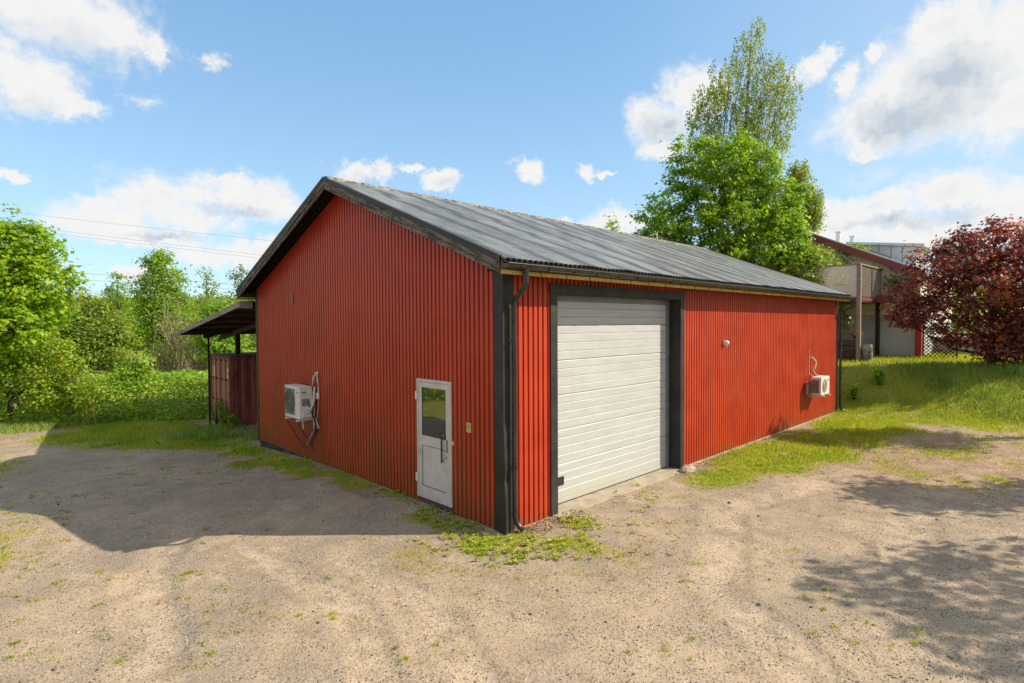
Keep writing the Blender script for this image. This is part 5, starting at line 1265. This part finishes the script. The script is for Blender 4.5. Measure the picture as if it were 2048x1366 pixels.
# leaf litter and crumbled soil along the wall foot
rng = np.random.RandomState(133)
lx = np.concatenate([0.15+1.5*rng.rand(900), 5.5+6*rng.rand(700), -0.05-0.35*rng.rand(400)**1.5]); ly = np.concatenate([-0.06-0.42*rng.rand(900)**1.4, -0.05-0.30*rng.rand(700)**1.4, 0.3+8*rng.rand(400)])
pz = height(lx, ly)+0.008
o = leaves('leaf_litter', np.stack([lx, ly, pz], 1), rng.normal(size=(len(lx), 3))*.35+np.array([0, 0, 1.]), 0.035*(.5+rng.rand(len(lx))), KITE, leafmat('litter_brown', [(0.0, (0.06, 0.04, 0.025)), (0.5, (0.17, 0.11, 0.06)), (0.9, (0.50, 0.40, 0.26))], 0.1), rng)
tag(o, 'brown dead leaves and crumbs along the foot of the red walls', 'leaf litter', None, 'stuff')
# ------------------------------------------------------------------ gravel stones
rng = np.random.RandomState(101); n = 62000
d = 4.6+9.5*rng.rand(n)**1.25; l = (rng.rand(n)*2-1)*(d*0.95+0.3)
x = CAM.x+RH[0]*l+FH[0]*d; y = CAM.y+RH[1]*l+FH[1]*d
k = ~((x > -0.03) & (y > -0.03)) & (rng.rand(n) < 0.35+0.9*(fbm(x, y, 1.3, 3)-0.35)); x = x[k]; y = y[k]; n = len(x)
s = 0.004+0.0085*rng.rand(n)**3; s[rng.rand(n) < 0.012] *= 2.4
octv = np.array([(1, 0, 0), (0, 1, 0), (-1, 0, 0), (0, -1, 0), (0, 0, .7), (0.1, 0, -.6)], float)
V = octv[None]*s[:, None, None]*(0.6+0.8*rng.rand(n, 6, 1)); an = rng.rand(n)*2*PI
c_, s_ = np.cos(an)[:, None], np.sin(an)[:, None]
V = np.stack([V[:, :, 0]*c_-V[:, :, 1]*s_, V[:, :, 0]*s_+V[:, :, 1]*c_, V[:, :, 2]], -1)+np.stack([x, y, height(x, y)+s*.25], -1)[:, None, :]
f0 = np.array([(0, 1, 4), (1, 2, 4), (2, 3, 4), (3, 0, 4), (1, 0, 5), (2, 1, 5), (3, 2, 5), (0, 3, 5)])
o = np_mesh('gravel_stones', V.reshape(-1, 3), [(f0[None]+np.arange(n)[:, None, None]*6).reshape(-1, 3)], M['stone'])
tag(o, 'loose gravel chips scattered over the sandy yard', 'gravel', None, 'stuff')
def rock(label, x, y, r, sc, m, seed):
    rng = random.Random(seed); mb = MB(); mb.sphere((0, 0, 0), r, 10, 7, sc)
    mb.v = [(a*(1+.25*(rng.random()-.5)), b*(1+.25*(rng.random()-.5)), c*(1+.25*(rng.random()-.5))) for a, b, c in mb.v]; mb.sm = [False]*len(mb.f)
    o = mb.build('stone', m); o.location = (x, y, hz_(x, y)+r*sc[2]*.3); tag(o, label, 'stone')
rock('broken rounded stone at the right foot of the garage opening', 5.28, -0.2, 0.2, (1.2, .7, .5), M['concrete'], 1)
rock('small pale stone lying in the gravel at the bottom edge of the yard', -2.9, -2.35, 0.045, (1.4, .8, .5), M['concrete'], 2)
rock('flat pale stone in the grass beside the long red wall', 11.6, -0.75, 0.16, (1.3, .8, .5), M['concrete'], 3)
rock('lone dark pebble on the bare gravel before the long grass strip', 3.9, -1.75, 0.03, (1.2, .9, .7), M['darkbark'], 4)

# ------------------------------------------------------------------ shade trees just outside the picture on the right
tree('shade_tree', 'leafy tree beside the yard outside the right edge, nearest the camera', 'tree', 15.4, 6.3,
     [(-2.6, -.4, 5.6, .9, .9, .7), (-2.0, .7, 5.0, 1.1, 1.1, .9), (-1.0, 0.2, 6.4, 1.2, 1.2, .9), (-1.4, -1.0, 4.2, 1.2, 1.2, .8), (-.2, .6, 4.6, 1.4, 1.4, 1.0), (.3, -.8, 5.8, 1.3, 1.3, 1.0), (.6, .2, 3.6, 1.4, 1.4, .9), (-3.1, .6, 6.3, .5, .5, .4), (-1.9, -1.5, 6.2, .6, .6, .5)],
     6.2, 0.16, 215, 20, 0.32, 0.16, PALM, M['lf_linden'], M['bark'], 111, 80, 'shade trees right of the yard')
tree('shade_tree', 'leafy tree beside the yard outside the right edge, middle one', 'tree', 15.8, 10.2,
     [(-2.2, .0, 4.6, .9, .6, .45), (-1.0, .1, 5.2, 1.1, .7, .6), (-.2, -.2, 4.2, 1.2, .8, .6), (.8, .1, 4.8, 1.2, 1.0, .8)],
     5.0, 0.14, 150, 20, 0.32, 0.17, PALM, M['lf_linden'], M['bark'], 112, 60, 'shade trees right of the yard')
tree('shade_tree', 'leafy tree beside the yard outside the right edge, farthest one', 'tree', 18.6, 15.4,
     [(-2.0, .0, 5.6, 1.0, .8, .5), (-1.0, .1, 6.2, 1.2, .9, .8), (-.2, -.2, 5.0, 1.3, .9, .8), (.8, .1, 5.8, 1.3, 1.1, .9)],
     6.0, 0.14, 170, 20, 0.34, 0.18, PALM, M['lf_linden'], M['bark'], 113, 60, 'shade trees right of the yard')

tree('shade_tree', 'leafy tree on the bank outside the right edge behind the copper maple', 'tree', 25.5, 20.6,
     [(-2.0, .0, 5.6, 1.2, 1.0, .8), (-1.0, .1, 6.4, 1.4, 1.1, 1.0), (-.2, -.2, 4.6, 1.5, 1.2, 1.0), (.8, .1, 5.8, 1.5, 1.3, 1.2)],
     6.2, 0.16, 260, 20, 0.36, 0.18, PALM, M['lf_linden'], M['bark'], 114, 60, 'shade trees right of the yard')

# ------------------------------------------------------------------ neighbouring house (gable faces the yard)
XH = 27.0; HZ = 1.35
hs = thing('house', 'neighbouring house with pale board gable, maroon verge, grey rendered ground floor and balcony', 'house', (XH, 5.0, HZ))
def H(x, y, z): return (x-XH, y-5.0, z-HZ)
yR, zR0, slh = -0.60, 5.66, 0.478; yT = 6.6
def hroof(y): return zR0+slh*(min(y, 2*yT-y)-yR)
yL = 2*yT-yR
mb = MB(); mb.prism([H(XH, yR+.06, HZ-.4), H(XH, yL-.06, HZ-.4), H(XH, yL-.06, 3.56), H(XH, yR+.06, 3.56)], (9, 0, 0)); mb.build('ground_floor_wall', M['housegrey'], hs)
mb = MB(); mb.prism([H(XH-.03, yR+.03, 3.56), H(XH-.03, yL-.03, 3.56), H(XH-.03, yL-.03, hroof(yL)-.3), H(XH-.03, yT, hroof(yT)-.35), H(XH-.03, yR+.03, hroof(yR)-.28)], (9.05, 0, 0)); mb.build('upper_wall', M['clad'], hs)
mb = MB(); y = yR+.1
while y < yL-.1: mb.box(-.055, -.03, y-5.0, y-5.0+.045, 3.56-HZ, hroof(y)-.34-HZ); y += .24
mb.build('cladding_battens', M['clad'], hs)['kind'] = 'stuff'
mb = MB()
for s1 in (0, 1):
    Y = lambda y: y if s1 == 0 else 2*yT-y
    mb.prism([H(XH-.55, Y(yR-.25), hroof(yR)-.15), H(XH-.55, Y(yT), hroof(yT)-.03), H(XH-.55, Y(yT), hroof(yT)+.05), H(XH-.55, Y(yR-.25), hroof(yR)-.07)], (9.6, 0, 0))
mb.build('roof', M['palemetal'], hs)
for s1 in (0, 1):
    Y = lambda y: y if s1 == 0 else 2*yT-y
    mb = MB(); mb.prism([H(XH-.60, Y(yR-.25), hroof(yR)-.50), H(XH-.60, Y(yT), hroof(yT)-.36), H(XH-.60, Y(yT), hroof(yT)-.02), H(XH-.60, Y(yR-.25), hroof(yR)-.14)], (.04, 0, 0)); mb.build('verge_board', M['maroon'], hs)
mb = MB(); mb.box(-.06, .35, yR-5.0-.02, yR+.22-5.0, HZ-.3-HZ, 3.5-HZ); mb.build('corner_board', M['brightred'], hs)
for (y, top, X) in ((3.56, 8.22, 29), (2.87, 7.90, 29)):
    mb = MB(); z0 = hroof(y)-.2; mb.tube([H(X, y, z0), H(X, y, top-.06)], .115, 14); mb.tube([H(X, y, top-.05), H(X, y, top)], .16, 14); mb.build('vent_pipe', M['white'], hs)
# dormer
mb = MB(); mb.prism([H(29, -.02, 5.7), H(29, 2.75, 6.9), H(29, 2.75, 7.40), H(29, -.02, 7.02)], (2.6, 0, 0)); dm = mb.build('dormer', M['dormergrey'], hs)
mb = MB()
for y in (.55, 1.05, 1.6, 2.15): mb.box(28.985-XH, 29-XH, y-5, y-5+.03, 5.9-HZ, 7.0-HZ+(y)*.13)
mb.build('seam', M['guide'], dm)['kind'] = 'stuff'
mb = MB(); mb.prism([H(28.7, -.42, 6.98), H(28.7, 3.1, 7.46), H(28.7, 3.1, 7.58), H(28.7, -.42, 7.12)], (3.3, 0, 0)); mb.build('dormer_roof', M['palemetal'], dm)
mb = MB(); mb.box(29.35-XH, 31.3-XH, -.06-5, -.02-5, 5.86-HZ, 6.75-HZ); wd = mb.build('window', M['white'], dm)
mb = MB(); mb.box(29.5-XH, 30.35-XH, -.068-5, -.06-5, 5.98-HZ, 6.62-HZ); mb.box(30.45-XH, 31.15-XH, -.068-5, -.06-5, 5.98-HZ, 6.62-HZ); mb.build('glass', M['guide'], wd)
# skylight-like roof rails
mb = MB(); mb.bar(H(28.2, .9, hroof(.9)+.12), H(28.2, 2.3, hroof(2.3)+.12), .12, .1); mb.build('roof_rail', M['guide'], hs)
# balcony
bl = MB(); bl.box(23.0-XH, XH-.03-XH, 1.0-5, 5.2-5, 4.12-HZ, 4.26-HZ); bo = bl.build('balcony', M['brownwood'], hs)
mb = MB(); mb.box(22.97-XH, 23.0-XH, .98-5, 5.2-5, 4.16-HZ, 4.34-HZ); mb.box(23.0-XH, XH-.6-XH, .97-5, 1.0-5, 4.18-HZ, 4.32-HZ); mb.build('edge_board', M['maroon'], bo)
mb = MB(); mb.box(25.6-XH, 27.2-XH, .55-5, .95-5, 4.14-HZ, 4.48-HZ); mb.build('planter_box', M['maroon'], bo)
for (x, y, z1) in ((22.96, .96, 5.80), (26.4, 1.0, 4.12), (22.96, 4.9, 5.8)):
    mb = MB(); mb.box(x-XH-.02, x-XH+.14, y-5-.02, y-5+.14, -.4, z1-HZ); mb.build('post', M['darkwood'] if z1 < 5 else M['greywood'], bo)
mb = MB(); mb.box(25.0-XH, 25.1-XH, .98-5, 1.08-5, 4.3-HZ, 5.74-HZ); mb.build('post', M['darkwood'], bo)
mb = MB(); mb.box(22.95-XH, XH-.05-XH, .95-5, 1.07-5, 5.78-HZ, 5.84-HZ); mb.box(22.95-XH, 23.07-XH, 1.07-5, 5.1-5, 5.78-HZ, 5.84-HZ); mb.build('handrail', M['greywood'], bo)
def lattice(a, b, z0, z1, step, wd_, m, parent, lab=None):
    """diagonal crossed laths between points a and b (x,y), clipped to the panel"""
    a = np.array(a, float); b = np.array(b, float); Lh = np.linalg.norm(b-a); u = (b-a)/Lh; Hh = z1-z0; mb = MB()
    nrm_ = np.array([u[1], -u[0]])
    for sgn in (1, -1):
        c = -Hh
        while c < Lh:
            s0, s1 = max(c, 0), min(c+Hh, Lh)
            if s1-s0 > .05:
                h0, h1 = s0-c, s1-c
                if sgn < 0: h0, h1 = Hh-h0, Hh-h1
                o_ = nrm_*0.012*sgn; p0 = a+u*s0+o_; p1 = a+u*s1+o_
                mb.bar((p0[0], p0[1], z0+h0), (p1[0], p1[1], z0+h1), .02, wd_, up=(0, 0, 1))
            c += step
    o = mb.build('lattice', m, parent)
    if lab: o['label'] = lab
    return o
lattice((22.99-XH, 1.1-5), (22.99-XH, 4.9-5), 4.36-HZ, 5.76-HZ, .13, .035, M['clad'], bo)
lattice((23.1-XH, 1.02-5), (26.9-XH, 1.02-5), 4.36-HZ, 5.76-HZ, .15, .035, M['greywood'], bo)
mb = MB(); mb.tube([H(XH-.1, 1.4, 6.5), H(XH-.1, 2.2, 7.0), H(XH-.06, 3.2, 7.1)], .02, 5); mb.tube([H(XH-.1, 1.4, 6.5), H(XH-.1, .4, 5.6), H(XH-.1, -.2, 4.8), H(XH-.1, .6, 4.2)], .02, 5)
for k in range(24):
    a = random.random()*3.2; mb.tube([H(XH-.1, -.2+a*.3, 4.9), H(XH-.35, -.3+a*.35, 4.4+.5*random.random()), H(XH-.3, -.4+a*.4, 3.9+.4*random.random())], .012, 3)
mb.build('vine_stems', M['palebark'], hs)
vn = thing('climbing_vine', 'pale tangled climbing vine with yellow-green top on the house gable by the balcony', 'vine', (XH-.15, .1, 3.9))
rng = np.random.RandomState(121)
def cl(n, cx, cy, cz, sx_, sy_, sz2): return np.stack([cx+sx_*rng.normal(size=n), cy+sy_*rng.normal(size=n), cz+sz2*rng.normal(size=n)], 1)
pp = np.concatenate([cl(260, 0, .15, 1.25, .12, .45, .14), cl(200, 0, 2.0, 3.05, .1, .35, .10), cl(120, 0, 2.6, 2.6, .1, .22, .3)])
leaves('foliage', pp, rng.normal(size=(len(pp), 3))+np.array([-.6, -.3, .5]), .13*(.6+.8*rng.rand(len(pp))), KITE, M['lf_yellow'], rng, vn)
pp = cl(900, -.05, -.05, .75, .12, .5, .36); leaves('dry_foliage', pp, rng.normal(size=(len(pp), 3))+np.array([-.6, -.3, .5]), .09*(.6+.8*rng.rand(len(pp))), KITE, M['lf_tan'], rng, vn)
# raised wooden bed under the balcony
bx = thing('raised_bed', 'dark weathered timber raised bed under the balcony', 'raised bed', (24.4, 1.6, HZ))
for i, z in enumerate((0.02, .26, .50)):
    mb = MB(); mb.box(-1.0, 1.0, -.62, -.56, z, z+.22); mb.box(-1.0, 1.0, 1.2, 1.26, z, z+.22); mb.box(-1.06, -1.0, -.62, 1.26, z, z+.22); mb.box(1.0, 1.06, -.62, 1.26, z, z+.22); mb.build('board', M['brownwood'], bx)
mb = MB(); mb.box(-.98, .98, -.54, 1.18, 0, .55); mb.build('soil', M['ballast'], bx)
sm = thing('tree_stump', 'upright pale-barked log standing at the end of the timber raised bed', 'log', (23.35, .78, HZ-.02))
mb = MB(); mb.tube([(0, 0, -.1), (0, 0, .3), (.03, .02, .85)], [.30, .26, .24], 10); mb.build('trunk', M['birchbark'], sm)
bt = thing('garden_bench', 'pale grey garden bench back in the shade beneath the balcony', 'bench', (25.6, 2.3, HZ))
mb = MB(); mb.box(-.05, .0, -.6, .6, .72, .98); mb.build('backrest', M['guide'], bt)
mb = MB(); mb.box(-.45, -.05, -.6, .6, .42, .46); mb.build('seat', M['guide'], bt)
for y in (-.56, .54):
    mb = MB(); mb.box(-.05, 0, y, y+.05, -.1, .72); mb.build('leg', M['guide'], bt); mb = MB(); mb.box(-.45, -.4, y, y+.05, -.1, .42); mb.build('leg', M['guide'], bt)
ln = thing('lantern', 'small cream garden lantern hanging below the balcony', 'lantern', (24.6, 1.72, 3.25))
mb = MB(); mb.tube([(0, 0, -.14), (0, 0, .06)], [.07, .13], 6); mb.build('glass', M['lantern'], ln)
mb = MB(); mb.tube([(0, 0, .06), (0, 0, .16)], [.17, .03], 6); mb.tube([(0, 0, .16), (0, 0, .87)], .008, 4); mb.tube([(0, 0, -.18), (0, 0, -.14)], .05, 6); mb.build('cap', M['lantern'], ln)
fl = thing('hanging_flowers', 'dark hanging basket with red flowers beneath the lantern', 'flowers', (24.7, 1.55, 2.55))
mb = MB(); mb.tube([(0, 0, -.15), (0, 0, .05)], [.1, .18], 10); mb.tube([(0, 0, .05), (0, 0, 1.57)], .006, 4); mb.build('basket', M['darkwood'], fl)
rng = np.random.RandomState(123); pp = cl(90, 0, 0, .12, .14, .14, .07); leaves('petals', pp, rng.normal(size=(90, 3))+np.array([-.5, 0, .8]), .07*(.6+.8*rng.rand(90)), KITE, plain('petal_red', (.5, .01, .03), .6, .2), rng, fl)['kind'] = 'stuff'
pp = cl(160, 0, 0, .04, .17, .17, .10); leaves('foliage', pp, rng.normal(size=(160, 3))+np.array([-.5, 0, .8]), .07*(.6+.8*rng.rand(160)), KITE, M['lf_mid'], rng, fl)
tree('garden_shrub', 'bright green garden shrub glimpsed behind the far downpipe', 'shrub', 18.9, 30.5, [(0, 0, 3.0, .5, .5, .6), (-.2, 0, 2.1, .6, .6, .7), (0.2, 0, 1.0, .6, .6, .7)], 2.6, .04, 90, 20, .25, .12, KITE, M['lf_yellow'], M['bark'], 124, 20)
# trellis next to the house, garden beyond
tl = thing('trellis', 'dark wooden diamond trellis panel beside the red house corner', 'trellis', (27.1, -1.2, 1.4))
lattice((0, -0.75), (0, .48), -.05, 1.75, .17, .03, M['brownwood'], tl)
mb = MB(); mb.box(-.03, .03, .48, .54, -.1, 1.95); mb.build('post', M['brownwood'], tl); mb = MB(); mb.box(-.03, .03, -.81, -.75, -.1, 1.95); mb.build('post', M['brownwood'], tl)
gw = thing('garden_wall', 'low pale stone wall seen through the diamond trellis', 'wall', (31, -3, 1.4))
mb = MB(); mb.box(-.15, .15, -4, 2.5, -.2, 1.0); mb.build('wall', M['concrete'], gw)
tree('garden_shrub', 'green garden bush behind the diamond trellis', 'shrub', 27.5, 29.5, [(0, 0, .9, 1.0, .8, .8), (1.5, 0, 1.1, 1.0, .8, .8), (-1.0, 0, .9, .7, .8, .7)], 1.0, .05, 120, 18, .3, .14, KITE, M['lf_yellow'], M['bark'], 125, 20)
tree('green_shrub', 'green leafy shrub under the right side of the copper maple', 'shrub', 20.6, 21.6, [(0, 0, .5, 1.0, .8, .6), (0.9, 0, .7, .9, .8, .7)], 0.9, .04, 110, 18, .26, .13, KITE, M['lf_mid'], M['bark'], 126, 20)

# bushes left of the picture, mirrored in the small door's glass
for i_, (l_, d_, lab) in enumerate(((-19.5, 12.2, 'rounded bush on the left lawn outside the picture, nearer one'), (-22.5, 14.5, 'rounded bush on the left lawn outside the picture, farther one'), (-17.5, 9.5, 'low wide bush on the left lawn outside the picture'))):
    tree('bush', lab, 'bush', l_, d_, [(0, 0, 1.2, 1.4, 1.4, 1.0), (1.0, .4, 1.0, 1.0, 1.0, .8), (-.9, -.2, 1.6, 1.0, 1.0, .9)], 1.5, .05, 110, 16, .35, .2, KITE, M['lf_mid'], M['bark'], 140+i_, 20, 'bushes on the left lawn')
# railway and power line
rw = thing('railway_track', 'single railway track with rusty rails crossing behind the bramble thicket', 'railway', P(-33, 51.5, -.8))
rw.rotation_euler = (0, 0, YAW-PI/2)
mb = MB(); mb.prism([(-60, -1.6, -.1), (60, -1.6, -.1), (60, -1.2, .25), (-60, -1.2, .25)], (0, 0, 0.001)); mb.box(-60, 60, -1.5, 1.5, -.2, .30); mb.build('ballast_bed', M['ballast'], rw)
for y in (-.72, .72):
    mb = MB(); mb.box(-60, 60, y-.035, y+.035, .40, .56); mb.build('rail', M['rail'], rw)
mb = MB()
for k in range(150): mb.box(-60+k*.8, -60+k*.8+.26, -1.25, 1.25, .30, .41)
mb.build('sleepers', M['darkwood'], rw)['kind'] = 'stuff'
WIRES = [((-42.2, 12.87), (-21.4, 10.43)), ((-38, 11.28), (-21.5, 9.16)), ((-38, 11.0), (-21.5, 8.9)), ((-37.3, 7.75), (-23.2, 6.62)), ((-37.3, 7.2), (-23.2, 6.19)), ((-37.3, 6.27), (-23.2, 5.34)), ((-37.3, 6.05), (-23.2, 5.22))]
LA, LB = -78.0, -6.0
ends = []
for i, ((l0, h0), (l1, h1)) in enumerate(WIRES):
    s_ = (h1-h0)/(l1-l0); za = h0+s_*(LA-l0); zb = h0+s_*(LB-l0); ends.append((za, zb))
    mb = MB(); pts = []
    for k in range(25):
        f = k/24; lx = LA+(LB-LA)*f; pts.append(P(lx, 48+0.25*(i % 3), za+(zb-za)*f-0.8*4*f*(1-f)*0.12+0.09))
    mb.tube(pts, 0.009 if i < 3 else 0.014, 4, cap=False)
    tag(mb.build('power_cable', M['wire']), ['highest thin power cable crossing the clouds above the field', 'upper cable of the close pair crossing the clouds', 'lower cable of the close pair crossing the clouds', 'uppermost of the four cables crossing the field trees', 'second highest of the four cables crossing the field trees', 'thick pale cable third down across the field trees', 'lowest cable crossing the field trees'][i], 'power cable', 'overhead power cables')
for lx, j in ((LA, 0), (LB, 1)):
    x, y, _ = P(lx, 48.2); gz = hz_(x, y); t = thing('utility_pole', 'wooden utility pole left of the view carrying the cables' if j == 0 else 'wooden utility pole hidden behind the barn carrying the cables', 'utility pole', (x, y, gz), YAW-PI/2)
    zt = max(e[j] for e in ends)-gz
    mb = MB(); mb.tube([(0, 0, -1), (0, 0, zt+.4)], [.16, .10], 10); mb.build('pole', M['bark'], t)
    for e in ends[::2]:
        mb = MB(); mb.box(-.05, .05, -.7, .7, e[j]-gz-.12, e[j]-gz-.02); mb.build('crossarm', M['bark'], t)
